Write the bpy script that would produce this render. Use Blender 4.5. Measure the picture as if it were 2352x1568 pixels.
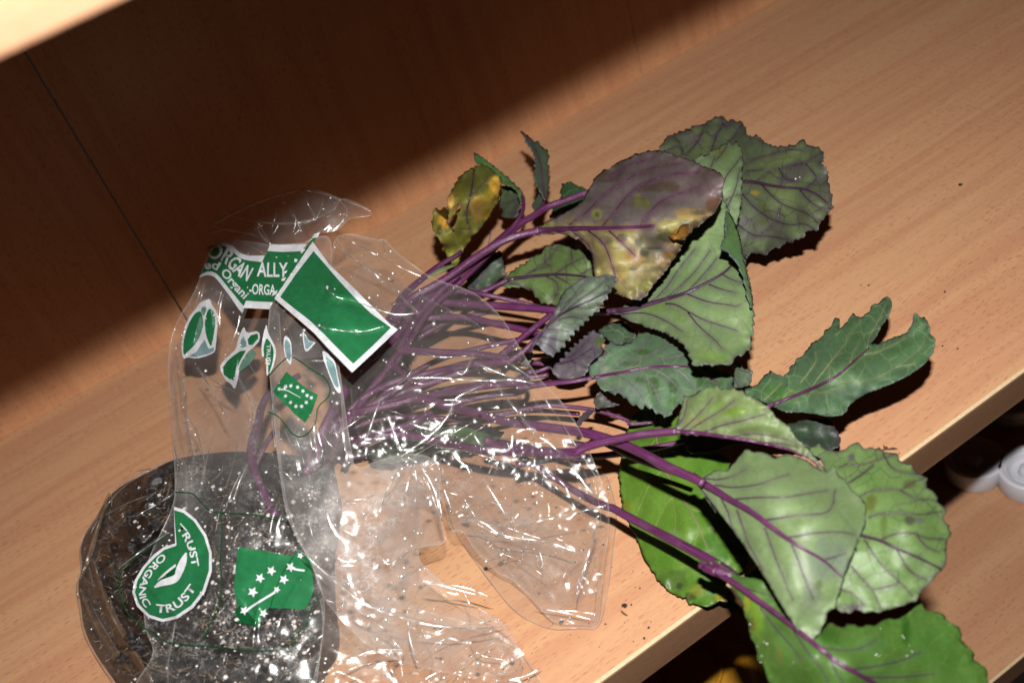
import bpy, math, random
import numpy as np
from mathutils import Vector, Matrix
from mathutils.geometry import delaunay_2d_cdt
random.seed(7)
S = bpy.context.scene
for o in list(bpy.data.objects):
    bpy.data.objects.remove(o)
COL = S.collection

# ------------------------------------------------------------------ camera, world, flash, exposure
R = np.array([[0.8235752033, -0.5037021748, -0.2607834418],
              [-0.5094380910, -0.4547256147, -0.7305459922],
              [0.2493926942, 0.7345125829, -0.6311058150]])     # rows: camera right, down, forward
CAM = np.array([0.0, -0.48846849, 0.30063320])
FPX = 2483.66874          # focal length in picture units (picture 2352 x 1568)
CX, CY = 1176.0, 784.0
cd = bpy.data.cameras.new('camera'); cam = bpy.data.objects.new('camera', cd); COL.objects.link(cam)
cam.matrix_world = Matrix(((R[0][0], -R[1][0], -R[2][0], CAM[0]), (R[0][1], -R[1][1], -R[2][1], CAM[1]),
                           (R[0][2], -R[1][2], -R[2][2], CAM[2]), (0, 0, 0, 1)))
cd.sensor_fit = 'HORIZONTAL'; cd.sensor_width = 36.0; cd.lens = 36.0 * FPX / 2352.0
cd.clip_start = 0.01; cd.clip_end = 20.0
cd.dof.use_dof = True; cd.dof.focus_distance = 0.405; cd.dof.aperture_fstop = 12.5
S.camera = cam

w = bpy.data.worlds.new('World'); S.world = w; w.use_nodes = True
w.node_tree.nodes['Background'].inputs[0].default_value = (1.0, 0.78, 0.6, 1)
w.node_tree.nodes['Background'].inputs[1].default_value = 0.008

fl = bpy.data.lights.new('camera_flash', 'AREA'); fo = bpy.data.objects.new('camera_flash', fl); COL.objects.link(fo)
fl.shape = 'RECTANGLE'; fl.size = 0.013; fl.size_y = 0.006; fl.energy = 5.9; fl.color = (1.0, 0.97, 0.93)
FLASH = CAM - R[1] * 0.066 - R[2] * 0.02
fo.location = FLASH
fo.rotation_euler = cam.matrix_world.to_3x3().to_euler()
S.view_settings.view_transform = 'Standard'; S.view_settings.look = 'None'
S.view_settings.exposure = 0.0; S.view_settings.gamma = 1.0
S.render.engine = 'CYCLES'
S.cycles.transparent_max_bounces = 40; S.cycles.max_bounces = 10; S.cycles.transmission_bounces = 8
S.cycles.caustics_reflective = False; S.cycles.caustics_refractive = False
S.cycles.sample_clamp_indirect = 3.0

# ------------------------------------------------------------------ picture point -> place helpers
CROP = {'D': (0, 0, 2352 / 4096 ** 1), 'c1': (2300, 400, 1.96), 'c2': (2000, 1000, 1.96), 'c3': (2300, 1600, 1.96),
        'c4': (2800, 1100, 1.8148), 'c5': (2800, 1900, 1.8148), 'c6': (1600, 450, 1.96), 'b1': (500, 700, 1.96),
        'b2': (300, 1400, 1.96), 'b3': (200, 1900, 1.8867), 'b4': (1300, 1400, 1.96), 'b5': (1200, 1900, 1.8092)}
KD = 2352.0 / 4096.0

def T(*args):
    """T('c1',(x,y),..., 'D',(x,y)...) -> array of picture points"""
    out = []; k = 'D'
    for a in args:
        if isinstance(a, str): k = a; continue
        if k == 'D': out.append((a[0], a[1]))
        else:
            x0, y0, s = CROP[k]; out.append(((x0 + a[0] / s) * KD, (y0 + a[1] / s) * KD))
    return np.array(out, float)

def rays(uv):
    uv = np.asarray(uv, float)
    d = np.stack([uv[:, 0] - CX, uv[:, 1] - CY, np.full(len(uv), FPX)], 1) @ R
    return d / np.linalg.norm(d, axis=1)[:, None]

def place(uv, z, lift=0.0):
    """points at height z (metres) on the sight lines, lifted towards the viewer by lift metres"""
    d = rays(uv); t = (np.asarray(z) - CAM[2]) / d[:, 2] - lift
    return CAM + d * t[:, None]

def on_y(px, py, y):
    d = rays([(px, py)])[0]; return CAM + d * ((y - CAM[1]) / d[1])

def rbf(ctrl):
    c = np.array(ctrl, float); p = c[:, :2] / 300.0; z = c[:, 2] / 1000.0; n = len(p)
    def phi(r): return r * r * np.log(r + 1e-9)
    A = np.zeros((n + 3, n + 3)); A[:n, :n] = phi(np.linalg.norm(p[:, None] - p[None], axis=2)) + np.eye(n) * 0.02
    A[:n, n] = 1; A[:n, n + 1:] = p; A[n, :n] = 1; A[n + 1:, :n] = p.T
    sol = np.linalg.solve(A, np.concatenate([z, np.zeros(3)]))
    lo, hi = z.min() - 0.012, z.max() + 0.012
    def f(uv):
        q = np.asarray(uv, float) / 300.0; out = np.empty(len(q))
        for i in range(0, len(q), 4000):
            b = q[i:i + 4000]
            out[i:i + 4000] = phi(np.linalg.norm(b[:, None] - p[None], axis=2)) @ sol[:n] + sol[n] + b @ sol[n + 1:]
        return np.clip(out, lo, hi)
    return f

def vnoise(x, y, seed=0):
    xi = np.floor(x).astype(np.int64); yi = np.floor(y).astype(np.int64); xf = x - xi; yf = y - yi
    def h(a, b):
        n = (a * 374761393 + b * 668265263 + seed * 1442695041) & 0x7fffffff
        n = ((n ^ (n >> 13)) * 1274126177) & 0x7fffffff
        return ((n ^ (n >> 16)) & 0xffff) / 65535.0
    u = xf * xf * (3 - 2 * xf); v = yf * yf * (3 - 2 * yf)
    return (h(xi, yi) * (1 - u) + h(xi + 1, yi) * u) * (1 - v) + (h(xi, yi + 1) * (1 - u) + h(xi + 1, yi + 1) * u) * v

def fbm(uv, s, seed=0, o=4):
    t = np.zeros(len(uv)); a = 1.0; tot = 0
    for k in range(o):
        t += a * vnoise(uv[:, 0] / s * 2 ** k + 37.1 * seed, uv[:, 1] / s * 2 ** k + 11.3 * k, seed + k); tot += a; a *= 0.55
    return t / tot

def seg_dist(uv, poly):
    p = np.asarray(poly, float); a, b = p[:-1], p[1:]; d = b - a; L = (d ** 2).sum(1) + 1e-9
    out = np.empty(len(uv))
    for i in range(0, len(uv), 3000):
        q = uv[i:i + 3000][:, None]
        t = np.clip(((q - a) * d).sum(2) / L, 0, 1)
        out[i:i + 3000] = np.linalg.norm(q - (a + d * t[..., None]), axis=2).min(1)
    return out

def resample(poly, step, closed=False):
    p = np.asarray(poly, float)
    if closed: p = np.vstack([p, p[:1]])
    s = np.concatenate([[0], np.cumsum(np.linalg.norm(np.diff(p, axis=0), axis=1))])
    n = max(2, int(round(s[-1] / step)))
    q = np.linspace(0, s[-1], n + 1)
    out = np.stack([np.interp(q, s, p[:, 0]), np.interp(q, s, p[:, 1])], 1)
    return out[:-1] if closed else out

def smooth(poly, closed=False, it=1, k=0.22):
    p = np.asarray(poly, float)
    for _ in range(it):
        q = np.roll(p, -1, 0) if closed else p[1:]
        a = p if closed else p[:-1]
        n = np.stack([a * (1 - k) + q * k, a * k + q * (1 - k)], 1).reshape(-1, p.shape[1])
        p = n if closed else np.vstack([p[:1], n, p[-1:]])
    return p

def inside(uv, poly):
    x, y = uv[:, 0], uv[:, 1]; r = np.zeros(len(uv), bool); p = np.asarray(poly)
    for (x1, y1), (x2, y2) in zip(p, np.roll(p, -1, 0)):
        if y1 != y2:
            r ^= ((y1 > y) != (y2 > y)) & (x < (x2 - x1) * (y - y1) / (y2 - y1) + x1)
    return r

def fill(outline, step, hole=None):
    """triangulate the inside of an outline; returns uv, faces"""
    ol = np.asarray(outline, float); lo, hi = ol.min(0), ol.max(0)
    gx, gy = np.meshgrid(np.arange(lo[0], hi[0], step), np.arange(lo[1], hi[1], step * 0.87))
    gx = gx + (np.arange(gx.shape[0]) % 2)[:, None] * step * 0.5
    g = np.stack([gx.ravel(), gy.ravel()], 1); rr = np.random.RandomState(3); g += rr.uniform(-.18, .18, g.shape) * step
    g = g[inside(g, ol)]; g = g[seg_dist(g, np.vstack([ol, ol[:1]])) > step * 0.45]
    n = len(ol); pts = [ol]; ed = [(i, (i + 1) % n) for i in range(n)]
    if hole is not None:
        h = np.asarray(hole, float); g = g[~inside(g, h)]; g = g[seg_dist(g, np.vstack([h, h[:1]])) > step * 0.45]
        m = len(h); ed += [(n + i, n + (i + 1) % m) for i in range(m)]; pts.append(h)
    allp = np.vstack(pts + [g])
    vs, es, fs, *_ = delaunay_2d_cdt([Vector(p) for p in allp], ed, [], 1, 1e-4, False)
    uv = np.array([tuple(v) for v in vs]); fs = [tuple(f) for f in fs]
    cen = np.array([uv[list(f)].mean(0) for f in fs])
    keep = inside(cen, ol)
    if hole is not None: keep &= ~inside(cen, hole)
    fs = [f for f, k in zip(fs, keep) if k]
    e1 = uv[[f[1] for f in fs]] - uv[[f[0] for f in fs]]; e2 = uv[[f[2] for f in fs]] - uv[[f[0] for f in fs]]
    cr = e1[:, 0] * e2[:, 1] - e1[:, 1] * e2[:, 0]
    fs = [f if c < 0 else f[::-1] for f, c in zip(fs, cr)]      # faces look at the viewer (picture y points down)
    return uv, fs

def lin(c, k=1.0):
    c = np.asarray(c, float) / 255.0
    return np.where(c <= 0.04045, c / 12.92, ((c + 0.055) / 1.055) ** 2.4) * k

# ------------------------------------------------------------------ object helpers
def mesh_obj(name, verts, faces, mat, parent=None, smooth_=True, attrs=None, thick=0.0):
    me = bpy.data.meshes.new(name); me.from_pydata([tuple(v) for v in verts], [], [tuple(f) for f in faces])
    if smooth_: me.polygons.foreach_set('use_smooth', [True] * len(me.polygons))
    for k, v in (attrs or {}).items():
        v = np.asarray(v, float)
        if v.ndim == 1:
            me.attributes.new(k, 'FLOAT', 'POINT').data.foreach_set('value', v.astype(np.float32))
        elif v.shape[1] == 3 and k == 'Col':
            me.attributes.new(k, 'FLOAT_COLOR', 'POINT').data.foreach_set('color', np.hstack([v, np.ones((len(v), 1))]).astype(np.float32).ravel())
        else:
            me.attributes.new(k, 'FLOAT_VECTOR', 'POINT').data.foreach_set('vector', v.astype(np.float32).ravel())
    me.materials.append(mat); me.update()
    o = bpy.data.objects.new(name, me); COL.objects.link(o)
    if parent is not None: o.parent = parent
    if thick:
        m = o.modifiers.new('thickness', 'SOLIDIFY'); m.thickness = thick; m.offset = -1
    return o

def thing(name, label, cat, group=None):
    o = bpy.data.objects.new(name, None); COL.objects.link(o); o.empty_display_size = 0.02
    o['label'] = label; o['category'] = cat
    if group: o['group'] = group
    return o

def tag(o, label, cat, group=None):
    o['label'] = label; o['category'] = cat
    if group: o['group'] = group
    return o

def tube_geo(pts, rad, n=8, V=None, F=None, flat=1.0):
    V = [] if V is None else V; F = [] if F is None else F
    p = np.asarray(pts, float); m = len(p); b = len(V)
    t = np.gradient(p, axis=0); t /= np.linalg.norm(t, axis=1)[:, None] + 1e-12
    up = np.array([0, 0, 1.0])
    for i in range(m):
        a = np.cross(t[i], up)
        if np.linalg.norm(a) < 1e-6: a = np.array([1.0, 0, 0])
        a /= np.linalg.norm(a); c = np.cross(a, t[i])
        for j in range(n):
            th = 2 * math.pi * j / n
            V.append(p[i] + (a * math.cos(th) + c * math.sin(th) * flat) * rad[i])
    for i in range(m - 1):
        for j in range(n):
            k = (j + 1) % n; F.append((b + i * n + j, b + i * n + k, b + (i + 1) * n + k, b + (i + 1) * n + j))
    F.append(tuple(b + j for j in range(n))[::-1]); F.append(tuple(b + (m - 1) * n + j for j in range(n)))
    return V, F

def box_geo(x0, x1, y0, y1, z0, z1):
    V = [(x, y, z) for x in (x0, x1) for y in (y0, y1) for z in (z0, z1)]
    F = [(0, 1, 3, 2), (4, 6, 7, 5), (0, 4, 5, 1), (2, 3, 7, 6), (0, 2, 6, 4), (1, 5, 7, 3)]
    return V, F

# ------------------------------------------------------------------ materials
class NT:
    def __init__(s, name):
        s.m = bpy.data.materials.new(name); s.m.use_nodes = True; s.t = s.m.node_tree; s.t.nodes.clear()
        s.out = s.t.nodes.new('ShaderNodeOutputMaterial')
    def n(s, kind, **kw):
        nd = s.t.nodes.new('ShaderNode' + kind)
        for k, v in kw.items():
            if k.startswith('i_'):
                key = k[2:]; key = int(key) if key.isdigit() else key.replace('_', ' ')
                nd.inputs[key].default_value = v
            else: setattr(nd, k, v)
        return nd
    def l(s, a, b): s.t.links.new(a, b)
    def math(s, op, a, b=None, c=None):
        nd = s.n('Math', operation=op)
        for i, x in enumerate((a, b, c)):
            if x is None: continue
            if isinstance(x, (int, float)): nd.inputs[i].default_value = x
            else: s.l(x, nd.inputs[i])
        return nd.outputs[0]
    def mix(s, fac, a, b, blend='MIX'):
        nd = s.n('Mix', data_type='RGBA', blend_type=blend)
        for i, x in ((0, fac), (6, a), (7, b)):
            if isinstance(x, (int, float)): nd.inputs[i].default_value = x
            elif isinstance(x, (tuple, list, np.ndarray)): nd.inputs[i].default_value = (*[float(q) for q in x[:3]], 1)
            else: s.l(x, nd.inputs[i])
        return nd.outputs[2]
    def ramp(s, x, lo, hi):
        nd = s.n('MapRange', clamp=True, interpolation_type='SMOOTHSTEP'); s.l(x, nd.inputs[0])
        nd.inputs[1].default_value = lo; nd.inputs[2].default_value = hi; return nd.outputs[0]
    def noise(s, vec, scale, detail=3, rough=0.5, dist=0.0):
        nd = s.n('TexNoise'); s.l(vec, nd.inputs['Vector']); nd.inputs['Scale'].default_value = scale
        nd.inputs['Detail'].default_value = detail; nd.inputs['Roughness'].default_value = rough
        nd.inputs['Distortion'].default_value = dist; return nd.outputs[0]
    def vmul(s, vec, sc, off=(0, 0, 0)):
        nd = s.n('Mapping'); s.l(vec, nd.inputs[0]); nd.inputs['Scale'].default_value = sc; nd.inputs['Location'].default_value = off
        return nd.outputs[0]
    def bump(s, h, strength, dist=0.001, normal=None):
        nd = s.n('Bump'); s.l(h, nd.inputs['Height']); nd.inputs['Strength'].default_value = strength; nd.inputs['Distance'].default_value = dist
        if normal is not None: s.l(normal, nd.inputs['Normal'])
        return nd.outputs[0]
    def pbsdf(s, col, rough=0.5, spec=0.5, normal=None, link=True, **kw):
        p = s.n('BsdfPrincipled')
        if isinstance(col, (tuple, list, np.ndarray)): p.inputs['Base Color'].default_value = (*[float(q) for q in col[:3]], 1)
        else: s.l(col, p.inputs['Base Color'])
        if isinstance(rough, (int, float)): p.inputs['Roughness'].default_value = rough
        else: s.l(rough, p.inputs['Roughness'])
        p.inputs['Specular IOR Level'].default_value = spec
        for k, v in kw.items(): p.inputs[k.replace('_', ' ')].default_value = v
        if normal is not None: s.l(normal, p.inputs['Normal'])
        if link: s.l(p.outputs[0], s.out.inputs[0])
        return p

def simple_mat(name, col, rough=0.5, spec=0.5, **kw):
    m = NT(name); tc = m.n('TexCoord')
    nz = m.noise(tc.outputs['Object'], 700, 3)
    c = m.mix(m.ramp(nz, 0.3, 0.75), tuple(x * 0.86 for x in col), col)
    m.pbsdf(c, rough, spec, **kw); return m.m

def wood_mat(name, axis='x', tint=1.0, fleck=1.0):
    m = NT(name); tc = m.n('TexCoord'); v = tc.outputs['Object']
    if axis == 'z':                                        # grain runs up the panel: swap x and z
        sep = m.n('SeparateXYZ'); m.l(v, sep.inputs[0]); cb = m.n('CombineXYZ')
        m.l(sep.outputs[2], cb.inputs[0]); m.l(sep.outputs[0], cb.inputs[1]); m.l(sep.outputs[1], cb.inputs[2]); v = cb.outputs[0]
    # slow sideways wander of the grain
    wv = m.n('TexNoise'); m.l(m.vmul(v, (7, 16, 16)), wv.inputs['Vector']); wv.inputs['Scale'].default_value = 1.0; wv.inputs['Detail'].default_value = 2
    sub = m.n('VectorMath', operation='SUBTRACT'); m.l(wv.outputs['Color'], sub.inputs[0]); sub.inputs[1].default_value = (.5, .5, .5)
    scl = m.n('VectorMath', operation='MULTIPLY'); m.l(sub.outputs[0], scl.inputs[0]); scl.inputs[1].default_value = (0.0, 0.009, 0.009)
    add = m.n('VectorMath', operation='ADD'); m.l(v, add.inputs[0]); m.l(scl.outputs[0], add.inputs[1]); vv = add.outputs[0]
    bands = m.noise(m.vmul(vv, (3.0, 130, 130)), 1.0, 4, 0.62)
    wide = m.noise(m.vmul(vv, (2.5, 24, 24), (3, 1, 2)), 1.0, 2, 0.5)
    fine = m.noise(m.vmul(vv, (22, 900, 900)), 1.0, 3, 0.6)
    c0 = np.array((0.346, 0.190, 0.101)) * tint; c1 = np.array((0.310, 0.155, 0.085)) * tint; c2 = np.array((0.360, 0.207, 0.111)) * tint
    c = m.mix(m.ramp(bands, 0.36, 0.64), c1, c0)
    c = m.mix(m.ramp(wide, 0.45, 0.72), c, c2)
    c = m.mix(m.math('MULTIPLY', m.ramp(fine, 0.5, 0.78), 0.35), c, tuple(c1 * 0.8))
    vor = m.n('TexVoronoi', feature='F1', distance='EUCLIDEAN'); m.l(m.vmul(vv, (270, 1900, 1900)), vor.inputs['Vector']); vor.inputs['Scale'].default_value = 1.0
    sp = m.n('SeparateColor'); m.l(vor.outputs['Color'], sp.inputs[0])
    rad = m.math('MULTIPLY_ADD', sp.outputs[0], 0.42, 0.04)
    dash = m.math('SUBTRACT', 1.0, m.ramp(m.math('SUBTRACT', vor.outputs['Distance'], rad), -0.16, 0.05))
    dens = m.ramp(m.noise(m.vmul(vv, (5, 55, 55), (9, 9, 9)), 1.0, 2), 0.34, 0.62)
    dash = m.math('MULTIPLY', dash, m.math('MULTIPLY_ADD', dens, 0.45, 0.55))
    c = m.mix(m.math('MULTIPLY', dash, 0.75 * fleck), c, tuple(np.array((0.225, 0.084, 0.046)) * tint))
    nb = m.bump(m.math('SUBTRACT', fine, dash), 0.25, 0.0002)
    m.pbsdf(c, m.math('MULTIPLY_ADD', dash, 0.15, 0.42), 0.32, nb)
    return m.m

def leaf_mat(name, rough=0.5, spec=0.35, net=0.55, netcol=(0.024, 0.014, 0.030), netscale=2.6):
    m = NT(name)
    col = m.n('Attribute', attribute_name='Col'); pq = m.n('Attribute', attribute_name='pq'); ed = m.n('Attribute', attribute_name='vd')
    uv = pq.outputs['Vector']
    dn = m.n('TexNoise'); m.l(uv, dn.inputs['Vector']); dn.inputs['Scale'].default_value = 5.0; dn.inputs['Detail'].default_value = 3
    off = m.n('VectorMath', operation='MULTIPLY_ADD'); m.l(dn.outputs['Color'], off.inputs[0]); off.inputs[1].default_value = (.16, .16, .16); m.l(uv, off.inputs[2])
    def net_at(sc, w):
        vo = m.n('TexVoronoi', voronoi_dimensions='2D', feature='DISTANCE_TO_EDGE'); m.l(off.outputs[0], vo.inputs['Vector']); vo.inputs['Scale'].default_value = sc
        return m.math('SUBTRACT', 1.0, m.ramp(vo.outputs['Distance'], w * 0.15, w))
    n1 = net_at(netscale, 0.06); n2 = net_at(netscale * 3.1, 0.08)
    fade = m.ramp(m.noise(uv, 1.7, 2), 0.36, 0.62)
    nn = m.math('MULTIPLY', m.math('MAXIMUM', n1, m.math('MULTIPLY', n2, 0.45)), m.math('MULTIPLY_ADD', fade, 0.75, 0.25))
    mott = m.noise(uv, 9.0, 5, 0.65); fine = m.noise(uv, 55.0, 3, 0.6)
    c = m.mix(m.ramp(mott, 0.25, 0.8), m.mix(0.16, col.outputs['Color'], (0, 0, 0)), col.outputs['Color'])
    bloom = m.mix(0.22, col.outputs['Color'], (0.28, 0.32, 0.28))
    c = m.mix(m.math('MULTIPLY', m.ramp(fine, 0.45, 0.75), 0.3), c, bloom)
    c = m.mix(m.math('MULTIPLY', nn, net), c, netcol)
    bh = m.math('ADD', m.math('MULTIPLY', nn, -0.6), m.math('MULTIPLY', mott, 0.9))
    nb = m.bump(m.math('ADD', bh, m.math('MULTIPLY', fine, 0.15)), 0.16, 0.0006)
    p = m.pbsdf(c, m.math('MULTIPLY_ADD', mott, 0.25, rough - 0.1), spec, nb, link=False)
    tr = m.n('BsdfTranslucent'); m.l(m.mix(0.35, c, (0.25, 0.42, 0.05)), tr.inputs[0]); m.l(nb, tr.inputs[1])
    mx = m.n('MixShader'); mx.inputs[0].default_value = 0.10; m.l(p.outputs[0], mx.inputs[1]); m.l(tr.outputs[0], mx.inputs[2]); m.l(mx.outputs[0], m.out.inputs[0])
    return m.m

def stem_mat(name, a, b):
    m = NT(name); at = m.n('Attribute', attribute_name='pq'); v = at.outputs['Vector']
    st = m.noise(m.vmul(v, (1.2, 9, 1)), 1.0, 4, 0.6); bl = m.noise(m.vmul(v, (2.5, 1.0, 1)), 1.0, 3)
    c = m.mix(m.ramp(st, 0.3, 0.7), a, b); c = m.mix(m.math('MULTIPLY', m.ramp(bl, 0.5, 0.8), 0.35), c, (0.10, 0.06, 0.095))
    m.pbsdf(c, 0.36, 0.42, m.bump(st, 0.6, 0.0006)); return m.m

def film_mat(name, tint=(0.97, 0.965, 0.96), haze=0.60, rough=0.27):
    m = NT(name); at = m.n('Attribute', attribute_name='haze'); pq = m.n('Attribute', attribute_name='pq'); uv = pq.outputs['Vector']
    sp = m.n('Attribute', attribute_name='speck')
    wr = m.noise(uv, 5.0, 4, 0.6, 1.2); wf = m.noise(uv, 26.0, 3, 0.6)
    nb = m.bump(m.math('ADD', wr, m.math('MULTIPLY', wf, 0.05)), 0.07, 0.0022)
    tr = m.n('BsdfTransparent'); tr.inputs[0].default_value = (*tint, 1)
    gl = m.n('BsdfGlossy'); gl.inputs['Roughness'].default_value = rough; gl.inputs[0].default_value = (1, 1, 1, 1); m.l(nb, gl.inputs['Normal'])
    lw = m.n('LayerWeight'); lw.inputs[0].default_value = 0.5; m.l(nb, lw.inputs['Normal'])
    f3 = m.math('POWER', lw.outputs['Facing'], 4.0)
    fg = m.math('MULTIPLY_ADD', f3, 0.25, 0.045)
    m1 = m.n('MixShader'); m.l(fg, m1.inputs[0]); m.l(tr.outputs[0], m1.inputs[1]); m.l(gl.outputs[0], m1.inputs[2])
    df = m.n('BsdfDiffuse'); df.inputs[0].default_value = (0.46, 0.44, 0.43, 1); tl = m.n('BsdfTranslucent'); tl.inputs[0].default_value = (0.42, 0.41, 0.40, 1)
    m2 = m.n('MixShader'); m2.inputs[0].default_value = 0.3; m.l(df.outputs[0], m2.inputs[1]); m.l(tl.outputs[0], m2.inputs[2])
    vo = m.n('TexVoronoi', voronoi_dimensions='2D', feature='F1'); m.l(uv, vo.inputs['Vector']); vo.inputs['Scale'].default_value = 17.0
    vs = m.n('SeparateColor'); m.l(vo.outputs['Color'], vs.inputs[0])
    r = m.math('MULTIPLY', m.math('POWER', vs.outputs[0], 2.2), 0.42)
    dots = m.math('SUBTRACT', 1.0, m.ramp(m.math('SUBTRACT', vo.outputs['Distance'], r), -0.10, 0.06))
    gr = m.ramp(m.math('ADD', m.noise(uv, 11.0, 4, 0.75), m.math('MULTIPLY', m.noise(uv, 60.0, 2), 0.45)), 0.68, 0.92)
    clump = m.ramp(m.noise(uv, 2.6, 3, 0.6), 0.44, 0.60)
    spk = m.math('MULTIPLY', clump, m.math('MULTIPLY', m.math('MAXIMUM', m.math('MULTIPLY', dots, 0.7), m.math('MULTIPLY', gr, 0.8)), sp.outputs['Fac']))
    cloud = m.math('MULTIPLY_ADD', m.ramp(m.noise(uv, 1.6, 4, 0.6), 0.3, 0.75), 0.9, 0.35)
    hz = m.math('MULTIPLY', m.math('MULTIPLY', at.outputs['Fac'], m.math('MULTIPLY_ADD', m.math('POWER', lw.outputs['Facing'], 2.0), 2.6, m.math('MULTIPLY', cloud, 0.75))), haze)
    tot = m.math('MINIMUM', m.math('ADD', hz, spk), 0.9)
    m3 = m.n('MixShader'); m.l(tot, m3.inputs[0]); m.l(m1.outputs[0], m3.inputs[1]); m.l(m2.outputs[0], m3.inputs[2]); m.l(m3.outputs[0], m.out.inputs[0])
    return m.m

def print_mat(name, col):
    m = NT(name); pq = m.n('Attribute', attribute_name='pq'); uv = pq.outputs['Vector']
    nz = m.noise(uv, 6.0, 4, 0.6); wr = m.noise(uv, 5.0, 4, 0.6, 1.2)
    c = m.mix(m.ramp(nz, 0.3, 0.75), tuple(x * 0.82 for x in col), col)
    m.pbsdf(c, 0.22, 0.5, m.bump(wr, 0.15, 0.002)); return m.m

M_SHELF = wood_mat('beech_laminate', 'x'); M_PANEL = wood_mat('beech_back_panel', 'z', np.array((0.97, 0.86, 0.78)), 1.0)
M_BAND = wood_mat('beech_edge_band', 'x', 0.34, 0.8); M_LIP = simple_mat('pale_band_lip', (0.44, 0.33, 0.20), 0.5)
M_LEAF = leaf_mat('leaf_matte'); M_LEAFG = leaf_mat('leaf_glossy', 0.42, 0.3, 0.12, (0.14, 0.20, 0.05), 2.0)
M_LEAFN = leaf_mat('leaf_pale_net', 0.55, 0.2, 0.30, (0.17, 0.22, 0.10), 2.4)
M_LEAFP = leaf_mat('leaf_faint_net', 0.5, 0.35, 0.28, (0.06, 0.04, 0.05), 2.2)
M_STEM = stem_mat('purple_stem', (0.036, 0.006, 0.030), (0.078, 0.017, 0.060)); M_VEIN = stem_mat('purple_vein', (0.022, 0.010, 0.022), (0.042, 0.018, 0.038))
M_PALEV = stem_mat('pale_vein', (0.09, 0.12, 0.055), (0.12, 0.14, 0.07)); M_PINKV = stem_mat('pinkish_vein', (0.13, 0.10, 0.07), (0.16, 0.13, 0.08))
M_FILM = film_mat('clear_film'); M_PGREEN = print_mat('green_print', (0.011, 0.094, 0.034)); M_PWHITE = print_mat('white_print', (0.42, 0.43, 0.45))
M_PTEAL = print_mat('pale_teal_print', (0.12, 0.19, 0.20)); M_PDARK = print_mat('dark_green_print', (0.003, 0.045, 0.014)); M_PGREY = print_mat('grey_green_print', (0.08, 0.16, 0.12))
M_SOIL = None

# ------------------------------------------------------------------ the bookcase
DEP, TH, ZU, ZL = 0.300, 0.01425, 0.2544, -0.1975
case = thing('bookcase', 'beech veneer bookcase with dark back panel and shelves at three levels', 'bookcase')
def board(zt, zb, DEP=0.300):
    b = mesh_obj('shelf_board', *box_geo(-0.75, 1.25, -DEP, -0.0005, zb, zt), M_SHELF, case, False)
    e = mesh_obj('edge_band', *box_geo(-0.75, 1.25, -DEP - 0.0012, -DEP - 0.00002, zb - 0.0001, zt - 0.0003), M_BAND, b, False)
    bv = e.modifiers.new('round', 'BEVEL'); bv.width = 0.0005; bv.segments = 2
    V, F = box_geo(-0.75, 1.25, -DEP - 0.0011, -DEP + 0.0003, zt - 0.0002, zt + 0.00012)
    mesh_obj('band_lip', V, F, M_LIP, b, False)
    return b
board(0.0, -TH)
board(ZU + TH, ZU, 0.3275)
board(ZL, ZL - TH)
SX1, SX2 = 0.00657, 0.29488
for x0, x1 in ((-0.75, SX1 - 0.0004), (SX1 + 0.0004, SX2 - 0.0002), (SX2 + 0.0002, 1.25)):
    V, F = box_geo(x0, x1, 0.0, 0.004, -0.55, 0.62)
    mesh_obj('back_panel', V, F, M_PANEL, case, False)

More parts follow.
